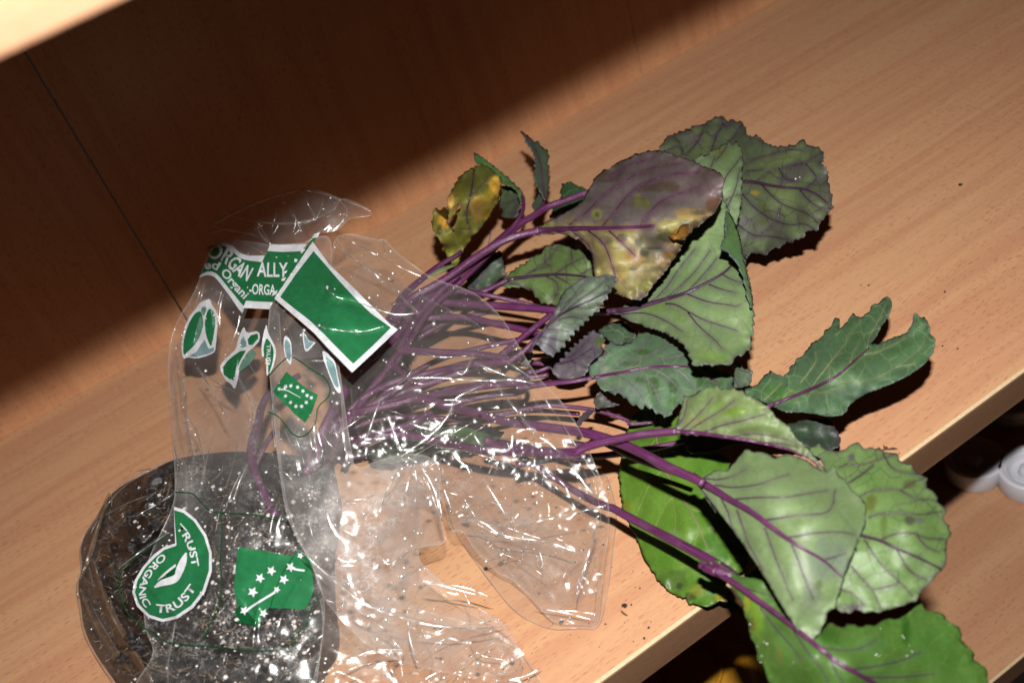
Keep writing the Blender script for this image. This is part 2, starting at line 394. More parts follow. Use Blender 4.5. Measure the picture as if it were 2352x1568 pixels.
# ------------------------------------------------------------------ leaves
KL = 0.61
def leaf(parent, outline, zc, c1, c2, midrib=None, mr=(5, 2), veins=(), vr=1.3, name='leaf', mat=None, vmat=None, mmat=None,
         margin=((70, 60, 75), 14, 0.7), halo=((75, 55, 80), 5, 0.6), patches=(), step=5.0, serr=1.6, hole=None,
         label=None, ruffle=1.0, seed=1, keepz=None, pucker=1.0):
    ol = resample(smooth(outline, True, 1, 0.18), 4.0, True)
    if serr:
        c = ol.mean(0); s = np.arange(len(ol)); tooth = ((s * 0.19 + 5.0 * vnoise(s * 0.045, s * 0.0 + seed, seed)) % 1.0)
        nrm = np.roll(ol, -1, 0) - np.roll(ol, 1, 0); nrm = np.stack([nrm[:, 1], -nrm[:, 0]], 1); nrm /= np.linalg.norm(nrm, axis=1)[:, None] + 1e-9
        area = 0.5 * np.sum(ol[:, 0] * np.roll(ol[:, 1], -1) - np.roll(ol[:, 0], -1) * ol[:, 1])
        if area < 0: nrm = -nrm
        ol = ol + nrm * (((1 - tooth) ** 1.5 - 0.35) * 3.0 * serr * (0.5 + vnoise(s * 0.13, s * 0.0 + 7, seed)))[:, None]
    if hole is not None: hole = resample(smooth(hole, True, 1), 4.0, True)
    uv, fs = fill(ol, step, hole)
    ed = seg_dist(uv, np.vstack([ol, ol[:1]]))
    if hole is not None: ed = np.minimum(ed, seg_dist(uv, np.vstack([hole, hole[:1]])))
    allv = ([midrib] if midrib is not None else []) + list(veins)
    vd = np.full(len(uv), 999.0)
    vs = [resample(smooth(v, False, 2), 6) for v in veins]
    ms = resample(smooth(midrib, False, 2), 6) if midrib is not None else None
    for v in vs + ([ms] if ms is not None else []): vd = np.minimum(vd, seg_dist(uv, v))
    base = rbf(zc)
    def zf(q, vdq, edq):
        z = base(q)
        if allv: z = z + 0.0005 * pucker * (1 - np.exp(-(vdq / 16) ** 2))
        z = z + (fbm(q, 85, seed, 2) - 0.5) * 0.006 * ruffle + (fbm(q, 24, seed + 5, 2) - 0.5) * 0.0035 * ruffle * np.exp(-edq / 22)
        return np.maximum(z, 0.0012) if keepz is None else np.maximum(z, keepz)
    P = place(uv, zf(uv, vd, ed))
    col = lin(c1, KL)[None] * (1 - 0) + 0 * uv[:, :1]
    f = np.clip((fbm(uv, 90, seed + 9, 4) - 0.32) / 0.36, 0, 1)[:, None]
    col = col * (1 - f) + lin(c2, KL)[None] * f
    for (px, py, rx, ry, pc, ps) in patches:
        if seed == 4: pc = tuple(0.86 * np.array(pc) + (2, 6, 0))
        n1 = fbm(uv, 26, seed + 21, 4) - 0.5
        d = np.hypot((uv[:, 0] - px) / rx, (uv[:, 1] - py) / ry) + n1 * 1.25
        k = (np.clip((1.1 - d) / 0.45, 0, 1) * ps)[:, None]
        col = col * (1 - k) + lin(pc, KL)[None] * k
    if halo and allv:
        k = (np.exp(-vd / halo[1]) * halo[2])[:, None]; col = col * (1 - k) + lin(halo[0], KL)[None] * k
    if margin:
        mn = np.clip(fbm(uv, 45, seed + 31, 3) * 2.2 - 0.35, 0.1, 1.4)
        k = np.clip(np.exp(-ed / (margin[1] * mn)) * margin[2], 0, 1)[:, None]; col = col * (1 - k) + lin(margin[0], KL)[None] * k
    col = col * np.array([1.08, 1.0, 0.92])
    o = mesh_obj(name, P, fs, mat or M_LEAF, parent, True, {'Col': col, 'pq': np.hstack([uv / 100.0 + seed * 3.3, np.zeros((len(uv), 1))]), 'vd': vd}, 0.0004)
    leaf.zf = lambda q_: place(q_, zf(np.asarray(q_, float), np.full(len(q_), 30.0), np.full(len(q_), 40.0)), 0.0004)
    if label: o['label'] = label
    def vein_tube(vl, r0, r1, V, F, Q, lift):
        n = len(vl); vdz = np.zeros(n); edz = seg_dist(vl, np.vstack([ol, ol[:1]]))
        p = place(vl, zf(vl, vdz, edz), lift); rr = np.linspace(r0, r1, n) * np.linalg.norm(p - CAM, axis=1) / FPX
        b = len(V); tube_geo(p, rr, 6, V, F)
        for i in range(n):
            for j in range(6): Q.append((i * 6 / 100.0, j / 6.0, seed))
    if ms is not None:
        V, F, Q = [], [], []; vein_tube(ms, mr[0], mr[1], V, F, Q, 0.0003)
        mesh_obj('midrib', V, F, mmat or M_VEIN, o, True, {'pq': Q})
    if vs:
        V, F, Q = [], [], []
        for v in vs: vein_tube(v, vr * 0.85, vr * 0.35, V, F, Q, 0.0)
        so = mesh_obj('side_vein', V, F, vmat or M_VEIN, o, True, {'pq': Q}); so['kind'] = 'stuff'
    return o

def stem(parent, pts, z, r, mat=None, name='stem', flat=1.0, label=None):
    p = resample(smooth(pts, False, 3), 7); n = len(p)
    s = np.linspace(0, 1, n); zz = np.interp(s, np.linspace(0, 1, len(z)), np.array(z, float)) / 1000.0
    k = np.ones(5) / 5; 
    if n > 12: zz = np.convolve(np.pad(zz, 2, 'edge'), k, 'valid')
    P = place(p, zz); rr = np.interp(s, np.linspace(0, 1, len(r)), r) * np.linalg.norm(P - CAM, axis=1) / FPX
    rr = rr * (1 + 0.10 * (vnoise(s * 14, s * 0 + p[0, 0], 3) - 0.5))
    V, F = tube_geo(P, rr, 10, flat=flat)
    Q = [(i * 7 / 100.0 + p[0, 1], j / 10.0 * 2, 0) for i in range(n) for j in range(10)]
    o = mesh_obj(name, V, F, mat or M_STEM, parent, True, {'pq': Q})
    if label: o['label'] = label
    return o

A = thing('cabbage_seedling', 'uppermost seedling with a decaying purple and yellow leaf and a curled olive leaf', 'seedling', 'seedlings spilling out of the clear bag')
B = thing('cabbage_seedling', 'seedling with the broad pale green leaf with a folded over edge', 'seedling', 'seedlings spilling out of the clear bag')
Cc = thing('cabbage_seedling', 'middle seedling whose split, nibbled bluish leaf points to the right', 'seedling', 'seedlings spilling out of the clear bag')
Dd = thing('cabbage_seedling', 'seedling with the largest matte pale leaf and the round toothed leaf beyond the shelf edge', 'seedling', 'seedlings spilling out of the clear bag')
Ee = thing('cabbage_seedling', 'lowest seedling with glossy bright green leaves lying on and over the shelf edge', 'seedling', 'seedlings spilling out of the clear bag')

SEEDLING_TOP = A
# --- seedling A
leaf(A, T('c1', (655, 380), (690, 330), (720, 285), (850, 238), (1035, 172), (1075, 158), (1098, 125), (1122, 132), (1145, 117), (1165, 140), (1200, 165), (1222, 160), (1240, 148), (1262, 166),
          (1305, 168), (1322, 190), (1332, 230), (1345, 262), (1388, 300), (1396, 280), (1410, 268), (1445, 285), (1470, 320), (1510, 345), (1580, 368), (1650, 358), (1725, 358), (1748, 330), (1770, 312),
          (1800, 308), (1815, 352), (1885, 360), (1930, 385), (1950, 430), (1943, 468), (1928, 492), (1960, 530), (1988, 580), (1985, 640), (2000, 690), (2018, 800), (2020, 845), (1985, 880), (1958, 905),
          (1955, 938), (1925, 950), (1895, 1030), (1862, 1022), (1840, 1015), (1800, 1050), (1790, 1092), (1735, 1090), (1690, 1122), (1645, 1112), (1610, 1162), (1545, 1155), (1515, 1195), (1488, 1217),
          (1420, 1198), (1375, 1200), (1357, 1235), (1318, 1220), (1260, 1150), (1150, 1000), (1020, 800), (850, 560)),
     [(1510, 350, 30), (1560, 315, 28), (1650, 268, 28), (1720, 330, 34), (1850, 330, 40), (1905, 470, 44), (1880, 530, 40), (1800, 560, 30), (1717, 590, 20), (1700, 430, 33), (1800, 440, 40), (1600, 420, 30), (1760, 330, 37)],
     (104, 124, 78), (88, 104, 76), T('c1', (900, 640), (1150, 640), (1320, 640), (1420, 648), (1600, 685), (1795, 695), (1900, 740), (2005, 830)), (6, 1.6),
     [T('c1', *v) for v in ([(1420, 642), (1500, 572), (1600, 535), (1795, 500), (1860, 460), (1935, 412)], [(1290, 500), (1420, 460), (1600, 410), (1700, 385), (1790, 400)],
                            [(1470, 670), (1550, 760), (1640, 830), (1830, 890), (1905, 965)], [(1310, 735), (1400, 840), (1520, 930), (1680, 985), (1800, 965), (1890, 1020)],
                            [(1795, 697), (1870, 655), (1895, 600), (1985, 595)], [(1760, 700), (1830, 790), (1920, 850), (2010, 850)], [(870, 430), (965, 330), (1000, 240), (1030, 190)],
                            [(1060, 420), (1110, 280), (1160, 190), (1145, 130)], [(1215, 330), (1270, 260), (1312, 185)], [(720, 400), (830, 345), (850, 430)], [(1160, 190), (1190, 215), (1260, 170)],
                            [(1275, 975), (1400, 1070), (1520, 1065), (1690, 1100)], [(1895, 600), (1860, 560), (1810, 500)], [(1600, 535), (1640, 620), (1750, 640)], [(830, 345), (780, 300)],
                            [(1600, 850), (1590, 950), (1440, 1065)], [(1350, 560), (1470, 545)])],
     1.5, margin=((60, 55, 70), 16, 0.85), halo=((58, 44, 66), 4, 0.75), seed=2, step=4.5, ruffle=1.0,
     patches=[(1830, 390, 30, 26, (84, 76, 88), .7), (1800, 415, 26, 16, (75, 66, 82), .6), (1755, 520, 60, 45, (84, 82, 84), .5), (1715, 505, 16, 12, (80, 72, 85), .7), (1637, 315, 8, 8, (84, 84, 88), .9),
              (1860, 465, 40, 60, (82, 92, 70), .5), (1810, 430, 8, 7, (110, 140, 50), .7), (1735, 443, 10, 5, (150, 130, 60), .9), (1590, 320, 26, 16, (110, 104, 112), .7), (1755, 485, 14, 30, (80, 92, 40), .6), (1840, 500, 16, 30, (70, 76, 50), .6)],
     label='round toothed leaf with a dark purple vein net, farthest up the shelf')
ZF_ROUND = leaf.zf
stem(A, T('D', (720, 1075), (735, 1010), 'b4', (60, 480), (250, 180), (480, 20), 'D', (960, 700), 'c6', (330, 1330), (500, 1210), (700, 1065), (900, 890), (1060, 805), (1140, 745), (1300, 690), (1475, 625), 'D', (1430, 425), (1550, 416), (1650, 417), (1705, 418)),
     [46, 50, 48, 46, 44, 40, 37, 35, 35], [11, 10, 9, 8, 8, 7, 6])
rq = np.random.RandomState(8); ROT = []
for _ in range(46):
    x, y = rq.normal(1500, 60), rq.normal(590, 48)
    cc = [(96, 84, 40), (150, 110, 40), (118, 116, 92), (170, 154, 84), (80, 76, 58), (132, 112, 50), (104, 98, 84)][rq.randint(7)]
    ROT.append((x, y, rq.uniform(5, 22), rq.uniform(4, 12), cc, rq.uniform(.4, .85)))
for x, y, rx, ry, cc in ((1540, 545, 40, 12, (70, 64, 40)), (1590, 515, 36, 9, (84, 72, 40)), (1565, 535, 24, 14, (150, 104, 30)), (1480, 580, 14, 8, (66, 60, 44)), (1500, 570, 26, 5, (58, 50, 34)), (1452, 605, 22, 8, (150, 118, 52))):
    ROT.append((x, y, rx, ry, cc, .9))
for _ in range(26):
    x, y = rq.uniform(1330, 1640), rq.uniform(370, 500)
    cc = [(92, 82, 66), (104, 96, 74), (118, 98, 116), (88, 78, 88), (110, 108, 84)][rq.randint(5)]
    ROT.append((x, y, rq.uniform(8, 34), rq.uniform(4, 10), cc, rq.uniform(.3, .6)))
leaf(A, T('c6', (850, 985), (1000, 922), (1100, 888), (1250, 805), (1380, 735), (1440, 680), (1475, 605), (1530, 510), (1600, 442), (1635, 448), (1690, 400), (1738, 370), (1762, 373), (1850, 318), (1875, 326), (1955, 295), (1975, 302), (2030, 290), (2060, 305),
          'c1', (700, 400), (770, 425), (850, 455), (930, 475), (1000, 520), (1090, 545), (1150, 580), (1168, 625), (1160, 700), (1150, 745), (1110, 860), (1060, 915), (1010, 955), (965, 990), (930, 1005), (905, 1050), (868, 1092), (838, 1140), (780, 1240), (700, 1350), (620, 1440), (560, 1530), (515, 1562), (430, 1562), (340, 1530), (290, 1500),
          'D', (1408, 658), (1365, 640), (1360, 590), (1347, 565), (1325, 548), (1290, 536), (1240, 538), (1200, 543)),
     [(1195, 540, 48), (1280, 510, 52), (1340, 470, 50), (1400, 385, 50), (1480, 350, 54), (1550, 365, 60), (1655, 410, 70), (1640, 480, 68), (1590, 510, 71), (1500, 520, 70), (1560, 560, 64), (1480, 580, 59), (1450, 683, 52), (1350, 600, 54), (1530, 640, 58), (1420, 600, 64), (1380, 520, 62), (1500, 450, 70)],
     (120, 112, 113), (102, 98, 99), T('c6', (880, 975), (1100, 925), (1400, 908), (1600, 912), (1880, 897), (1990, 885)), (8.5, 3),
     [T('c6', *v) for v in ([(1580, 900), (1650, 820), (1790, 640), (1900, 560), (2120, 480), (2352, 470)], [(1885, 890), (1950, 790), (2050, 690), (2200, 630), (2340, 590)], [(1330, 880), (1450, 800), (1580, 660), (1790, 520), (1960, 430), (2200, 400)],
                            [(1640, 930), (1720, 1000), (1850, 1130)], [(1480, 930), (1600, 1020), (1660, 1180), (1700, 1320)], [(1350, 935), (1480, 1030), (1520, 1130)], [(1660, 500), (1800, 420), (1990, 350)])],
     1.9, margin=((62, 48, 55), 7, 0.7), halo=((104, 60, 96), 6, 0.8), seed=4, step=4.5, ruffle=2.0, serr=1.0, mat=M_LEAFP, mmat=M_STEM,
     patches=[(1330, 540, 120, 40, (158, 152, 92), .9), (1420, 610, 95, 95, (172, 160, 96), .95), (1230, 525, 70, 22, (150, 158, 84), .9), (1500, 640, 80, 60, (150, 138, 100), .9), (1560, 520, 80, 22, (176, 168, 96), .85), (1590, 492, 60, 14, (178, 150, 88), .8),
              (1490, 560, 38, 28, (92, 86, 62), .8), (1548, 585, 30, 22, (150, 104, 34), .85), (1450, 590, 24, 18, (176, 134, 52), .85), (1600, 530, 30, 18, (140, 96, 30), .9), (1640, 470, 22, 24, (120, 72, 38), .8), (1370, 492, 12, 14, (164, 170, 70), .9), (1371, 494, 7, 9, (100, 96, 70), .9),
              (1465, 460, 10, 16, (150, 150, 60), .8), (1484, 468, 10, 14, (128, 130, 50), .8), (1510, 430, 55, 14, (90, 70, 44), .75), (1400, 400, 34, 16, (98, 76, 58), .65), (1525, 380, 30, 14, (120, 118, 100), .6), (1620, 420, 50, 40, (118, 88, 104), .5),
              (1425, 635, 14, 10, (196, 164, 90), .9), (1530, 600, 40, 14, (170, 140, 110), .6), (1580, 620, 30, 20, (168, 150, 60), .7), (1440, 560, 10, 20, (190, 176, 150), .6), (1480, 660, 30, 16, (140, 140, 70), .6)] + ROT,
     label='big decaying leaf, purple above its midrib and yellow with brown rot below')

leaf(A, T('c1', (700, 1060), (760, 1040), (800, 1055), (830, 990), (880, 985), (900, 1010), (880, 1060), (850, 1100), (800, 1100), (750, 1085)), [(1535, 545, 67.5), (1570, 520, 73), (1580, 545, 71), (1555, 555, 67)],
     (165, 115, 35), (110, 75, 20), name='withered_scrap', margin=((50, 35, 20), 6, .9), serr=1.5, ruffle=1.5, mat=M_LEAFN, seed=6, step=3.5)
stem(A, T('D', (700, 1090), (730, 1010), 'b4', (120, 350), (300, 120), 'D', (905, 745), 'c6', (60, 1470), (200, 1395), (350, 1310), (600, 1130), (800, 1008), (950, 955), (1100, 925)),
     [44, 50, 50, 50, 50, 50, 50], [11, 10, 10, 9.5, 9])
# curled olive leaf with a hole
leaf(A, T('c6', (580, 432), (640, 408), (700, 425), (745, 470), (790, 515), (800, 570), (775, 610), (782, 660), (760, 720), (720, 790), (640, 900), (550, 1000), (510, 1060), (480, 1110), (460, 1180), (430, 1215), (390, 1160), (345, 1090), (332, 1075), (345, 1050), (300, 990), (262, 920), (240, 860), (258, 850),
          (255, 810), (268, 745), (290, 770), (320, 765), (350, 733), (372, 780), (378, 740), (370, 690), (380, 650), (410, 600), (440, 548), (475, 490), (530, 452)),
     [(1085, 375, 56), (1150, 420, 52), (1120, 490, 44), (1060, 570, 40), (1040, 610, 38), (1000, 520, 52), (1010, 480, 58), (1060, 440, 60), (1095, 450, 64), (1030, 410, 52)],
     (112, 110, 36), (90, 98, 36), T('c6', (580, 450), (570, 560), (548, 680), (515, 790), (532, 868)), (2.2, 1.5),
     [T('c6', *v) for v in ([(515, 800), (490, 740), (470, 690)], [(565, 640), (650, 570), (690, 500)], [(532, 868), (560, 900), (545, 950)], [(550, 910), (480, 910), (430, 940)])], 1.0,
     margin=((96, 66, 24), 6, .6), halo=((84, 60, 50), 3, .7), patches=[(1140, 425, 16, 26, (196, 150, 48), .9), (1118, 465, 22, 36, (176, 150, 52), .8), (1095, 480, 14, 30, (190, 150, 80), .7), (1032, 460, 12, 18, (200, 160, 84), .95), (1018, 510, 16, 22, (190, 140, 34), .9), (1010, 525, 12, 18, (40, 40, 16), .7),
                                                                   (1060, 400, 30, 20, (86, 92, 34), .6), (1042, 590, 16, 16, (150, 160, 50), .8), (1035, 560, 30, 10, (60, 64, 22), .5)],
     hole=T('c6', (455, 800), (415, 815), (372, 835), (365, 860), (385, 895), (408, 908), (428, 880), (445, 840)), serr=1.2, ruffle=1.6, seed=9, mat=M_LEAFN, step=3.8, label='small curled olive yellow leaf with a torn hole')
stem(A, T('D', (730, 1080), 'b4', (60, 560), (160, 300), 'D', (900, 730), 'c6', (0, 1450), (200, 1280), (330, 1180), (430, 1130), (480, 1090)), [14, 14, 14, 46, 50, 48, 44, 42, 40], [8, 8, 8, 9, 6], flat=0.8)
stem(A, T('c6', (215, 1290), (330, 1230), (425, 1195)), [48, 46, 43], [5, 11, 5], M_PALEV, name='petiole_wing', flat=0.4)
leaf(A, T('c6', (372, 690), (384, 650), (420, 640), (462, 690), (468, 745), (440, 790), (415, 800), (372, 842), (362, 830), (385, 790), (378, 740)), [(1030, 450, 58), (1052, 470, 63), (1030, 500, 57), (1042, 480, 56)], (196, 152, 82), (120, 110, 70), name='withered_scrap', margin=((150, 96, 30), 4, .7), serr=1.6, ruffle=2.4, mat=M_LEAFN, seed=61, step=3.2)
leaf(A, T('c6', (268, 750), (312, 775), (350, 735), (376, 790), (352, 850), (400, 905), (430, 930), (380, 920), (320, 880), (290, 830)), [(1000, 480, 60), (1020, 490, 63), (1035, 530, 52), (1005, 500, 56)], (186, 132, 36), (100, 84, 26), name='withered_scrap', margin=((60, 46, 16), 4, .8), serr=1.6, ruffle=2.4, mat=M_LEAFN, seed=62, step=3.2)
# folded green leaf behind it
leaf(A, T('c6', (575, 322), (592, 312), (605, 325), (700, 390), (780, 455), (860, 525), (930, 590), (960, 640), (985, 690), (960, 720), (930, 690), (915, 610), (860, 572), (800, 560), (790, 520), (745, 470), (700, 428), (640, 408), (600, 405), (578, 360)),
     [(1090, 355, 50), (1130, 400, 48), (1190, 430, 44), (1200, 460, 42), (1150, 430, 46)], (84, 128, 66), (72, 112, 58), margin=((50, 60, 50), 4, .6), serr=1.0, seed=11, ruffle=.6, mat=M_LEAFP, step=4, label='thin folded green leaf arching behind the curled olive leaf')
leaf(A, T('c6', (782, 575), (850, 570), (905, 605), (945, 680), (935, 760), (900, 828), (850, 830), (795, 822), (782, 790), (800, 770), (770, 700), (790, 640)),
     [(1150, 430, 36), (1195, 450, 38), (1185, 500, 34), (1150, 495, 28)], (92, 118, 78), (80, 104, 70), None, veins=[T('c6', (940, 660), (860, 705), (800, 720)), T('c6', (930, 600), (930, 680), (880, 790))], vr=1.0, serr=1.4, seed=12, ruffle=.6, step=4)
stem(A, T('D', (745, 1060), 'b4', (330, 330), (500, 150), 'D', (960, 720), 'c6', (330, 1390), (600, 1150), (800, 985), (920, 860), (975, 750), (960, 650), (925, 595)), [14, 44, 46, 46, 46, 46, 46, 43, 42], [8, 8, 7.5, 7, 7, 6, 3.5])
# upright small leaf
leaf(A, T('c6', (940, 152), (962, 145), (990, 168), (1005, 190), (1040, 208), (1052, 225), (1085, 230), (1100, 258), (1130, 272), (1145, 300), (1158, 290), (1165, 310), (1162, 400), (1172, 548), (1160, 650), (1142, 700), (1110, 640), (1095, 610), (1068, 565), (1052, 485), (1065, 440), (1062, 395), (1070, 378), (1045, 310), (1015, 258), (978, 235), (992, 212), (955, 170)),
     [(1200, 308, 48), (1235, 350, 44), (1250, 400, 38), (1255, 450, 36), (1235, 400, 44)], (80, 106, 86), (68, 92, 62), T('c6', (1135, 690), (1120, 560), (1110, 420), (1060, 270), (960, 160)), (2.0, 0.8), margin=((50, 54, 60), 4, .6), serr=1.4, seed=13, ruffle=.8, step=3.8, mat=M_LEAFP, label='narrow upright bluish leaf')
leaf(A, T('c6', (1030, 725), (1060, 690), (1095, 620), (1110, 650), (1140, 705), (1130, 740), (1100, 775), (1060, 775)), [(1222, 475, 38), (1240, 445, 38), (1250, 470, 34), (1235, 485, 40)], (76, 110, 70), (56, 80, 46), None, serr=1.0, seed=14, step=4, ruffle=.5)
stem(A, T('D', (750, 1065), 'b4', (360, 300), (560, 110), 'D', (980, 715), 'c6', (420, 1380), (700, 1110), (900, 920), (1040, 810), (1100, 765), (1130, 700)), [14, 44, 44, 44, 44, 43, 42, 38], [8, 8, 7, 6.5, 6, 4])
leaf(A, T('c6', (1160, 822), (1190, 800), (1188, 760), (1255, 722), (1265, 650), (1255, 620), (1268, 560), (1300, 560), (1302, 538), (1335, 545), (1400, 575), (1460, 605), (1500, 640), (1440, 690), (1380, 725), (1280, 785), (1200, 825)),
     [(1260, 495, 14), (1300, 420, 20), (1350, 440, 22), (1330, 465, 20), (1290, 470, 22)], (50, 88, 54), (40, 76, 44), None, veins=[T('c6', (1280, 660), (1330, 610), (1400, 600)), T('c6', (1300, 700), (1360, 660), (1440, 640))], vr=.8, vmat=M_PALEV, halo=None, serr=1.6, seed=15, ruffle=.7, mat=M_LEAFP, step=4, margin=((34, 46, 40), 5, .5))
leaf(A, T('c6', (512, 1362), (540, 1290), (600, 1215), (700, 1110), (775, 1085), (803, 1095), (800, 1160), (828, 1210), (822, 1250), (850, 1265), (760, 1330), (640, 1410), (560, 1400)),
     [(1075, 660, 24), (1120, 590, 28), (1155, 580, 26), (1160, 625, 20), (1110, 660, 20)], (64, 96, 62), (52, 80, 50), T('c6', (560, 1390), (660, 1250), (760, 1120)), (2, 1), serr=1.2, seed=16, ruffle=.7, mat=M_LEAFP, step=4)
stem(A, T('D', (940, 735), 'c6', (250, 1420), (420, 1340), (600, 1240), (690, 1120), (712, 920)), [42, 42, 40, 37, 34, 42], [5, 5, 4.5, 4, 1.0])

# --- seedling B
leaf(B, T('c1', (930, 470), (975, 430), (1010, 435), (1055, 418), (1070, 395), (1112, 375), (1120, 382), (1160, 345), (1182, 340), (1205, 318), (1228, 346), (1252, 342), (1268, 320), (1290, 350), (1312, 400), (1315, 500), (1310, 620), (1305, 800), (1285, 920), (1268, 985), (1240, 960), (1190, 860), (1130, 760), (1050, 640), (960, 540)),
     [(1600, 365, 46), (1675, 325, 42), (1705, 370, 44), (1700, 470, 46), (1690, 515, 44), (1650, 440, 48), (1660, 400, 52)], (132, 160, 122), (118, 150, 100), None,
     veins=[T('c1', *v) for v in ([(1170, 650), (1180, 600), (1240, 530), (1305, 440)], [(1100, 480), (1170, 400), (1205, 330)], [(1175, 790), (1240, 750), (1305, 740)], [(1190, 850), (1260, 700), (1290, 540)], [(1060, 540), (1100, 440)])], vr=1.3, patches=[(1650, 350, 30, 24, (120, 140, 60), .6)],
     margin=((90, 96, 96), 5, .8), seed=21, serr=1.4, ruffle=.7, mat=M_LEAFP, step=4.5, label='pale upright leaf standing between the decaying leaf and the round toothed leaf')
leaf(B, T('c2', (840, 480), (900, 505), (960, 512), (1010, 545), (1100, 582), (1150, 605), (1200, 615), (1280, 640), (1360, 688), (1425, 725), (1460, 770), (1490, 840), (1515, 890), (1540, 908), (1570, 905), (1590, 888), (1640, 900), (1690, 888), (1745, 882), (1800, 893), (1822, 880), (1835, 845), (1870, 820), (1905, 818), (1935, 790), (1970, 740), (1965, 700), (1985, 600), (1990, 480), (1978, 380), (1962, 280), (1940, 180), (1910, 80),
          'c1', (1340, 1290), (1310, 1150), (1270, 1010), (1225, 900), (1170, 775), (1120, 790), (980, 900), (850, 1050), (720, 1250), (560, 1480), 'c2', (1200, 240), (1050, 400), (940, 455)),
     [(1395, 714, 36), (1480, 690, 40), (1550, 640, 44), (1640, 470, 56), (1590, 540, 48), (1700, 620, 46), (1725, 700, 48), (1715, 790, 44), (1610, 835, 52), (1540, 770, 46), (1480, 760, 40), (1650, 720, 46), (1660, 560, 50), (1690, 540, 44)],
     (122, 150, 102), (112, 142, 96), T('c2', (820, 480), (980, 475), (1140, 435), (1290, 390), (1460, 340), (1600, 270), (1760, 180), (1835, 100)), (8, 2.2),
     [T('c2', *v) for v in ([(1140, 430), (1230, 375), (1310, 290), (1400, 150), (1530, -10)], [(1290, 390), (1400, 300), (1530, 170), (1650, 0)], [(1460, 338), (1560, 230), (1650, 130), (1700, 60)], [(1470, 345), (1540, 375), (1640, 410), (1760, 425), (1860, 442), (1885, 425)], [(1750, 195), (1800, 225), (1850, 245), (1900, 252)],
                            [(1300, 420), (1380, 425), (1470, 480), (1600, 550), (1730, 590), (1870, 635)], [(1475, 490), (1560, 600), (1680, 700), (1745, 775)], [(960, 505), (1100, 488), (1200, 508), (1320, 565), (1425, 635)], [(1640, 270), (1740, 310), (1850, 335)], [(1100, 450), (1200, 330), (1300, 180)])],
     1.9, margin=((70, 66, 84), 5, .75), halo=((84, 66, 94), 5, .65), seed=22, step=4.8, ruffle=.9, mat=M_LEAFP, mmat=M_VEIN,
     patches=[(1495, 705, 40, 14, (106, 140, 56), .7), (1560, 725, 26, 16, (104, 132, 66), .6), (1585, 640, 20, 18, (110, 146, 76), .5), (1640, 820, 40, 20, (112, 150, 66), .6), (1470, 600, 14, 26, (90, 130, 40), .5)],
     label='broad pale green leaf with purple midrib')
leaf(B, T('c1', (1190, 860), (1180, 920), (1178, 1000), (1192, 1025), (1165, 1095), (1135, 1160), (1170, 1178), (1205, 1195), (1245, 1240), (1285, 1300), (1312, 1360), (1335, 1440), (1355, 1540), (1385, 1640), (1400, 1600), (1385, 1500), (1350, 1360), (1318, 1200), (1290, 1060), (1260, 980), (1225, 905)),
     [(1668, 480, 60), (1665, 530, 62), (1655, 570, 62), (1690, 590, 58), (1710, 640, 54), (1728, 700, 50), (1705, 560, 52), (1695, 520, 52)], (96, 142, 78), (84, 128, 84), None, margin=((70, 74, 90), 5, .8), name='leaf_fold', serr=1.2, seed=23, step=4, ruffle=.5, mat=M_LEAFP, label='folded over edge of the broad pale leaf')
stem(B, T('D', (725, 1050), 'b4', (180, 470), (420, 290), (700, 200), 'D', (830, 810), (930, 690), (1040, 696), (1200, 706), (1280, 713), (1350, 717), (1400, 715)), [14, 44, 48, 44, 42, 40, 38, 37, 36], [9, 8.5, 9, 9, 9, 9])
leaf(B, T('c6', (840, 1280), (870, 1245), (960, 1190), (1000, 1165), (1040, 1125), (1100, 1112), (1130, 1075), (1150, 1030), (1175, 1045), (1200, 1038), (1250, 1010), (1280, 1015), (1340, 995), (1400, 985), (1440, 1010), (1500, 1100), (1530, 1200), (1520, 1290), (1440, 1340), (1300, 1400), (1250, 1512), (1180, 1505), (1100, 1492), (1070, 1450), (1035, 1395), (960, 1372), (840, 1365), (780, 1370), (800, 1320)),
     [(1160, 640, 28), (1165, 660, 26), (1250, 560, 28), (1330, 550, 34), (1365, 600, 36), (1290, 640, 32), (1280, 700, 22), (1220, 690, 20), (1230, 610, 30)], (104, 134, 76), (92, 122, 66), T('c6', (760, 1355), (850, 1310), (1000, 1288), (1200, 1268), (1340, 1272), (1480, 1292)), (5.5, 2),
     [T('c6', *v) for v in ([(960, 1290), (1050, 1230), (1200, 1200), (1130, 1190), (1140, 1110)], [(1210, 1268), (1280, 1220), (1400, 1150), (1510, 1110)], [(1400, 1280), (1460, 1240), (1515, 1225)], [(1150, 1285), (1220, 1320), (1250, 1380), (1200, 1470)], [(1220, 1285), (1290, 1320), (1350, 1360)], [(1000, 1260), (1100, 1220), (1180, 1130), (1260, 1020)], [(860, 1340), (950, 1350), (1040, 1400)], [(1350, 1170), (1340, 1080), (1370, 1010)])],
     1.4, halo=((80, 60, 76), 5, .7), margin=((84, 84, 70), 6, .6), seed=24, step=4.5, ruffle=1.0, patches=[(1180, 625, 30, 20, (90, 124, 50), .6)], label='mottled green leaf lying under the decaying leaf')
stem(B, T('D', (740, 1090), 'b4', (120, 600), (400, 300), 'D', (900, 800), (1000, 740), 'c6', (540, 1440), (660, 1400), (760, 1355), (850, 1310)), [14, 44, 40, 36, 32, 29, 28], [8, 8, 7, 7, 6])
stem(B, T('D', (960, 672), (1070, 668), (1130, 680), (1185, 692), (1240, 705)), [42, 40, 38, 34, 30], [6, 6, 6, 5])
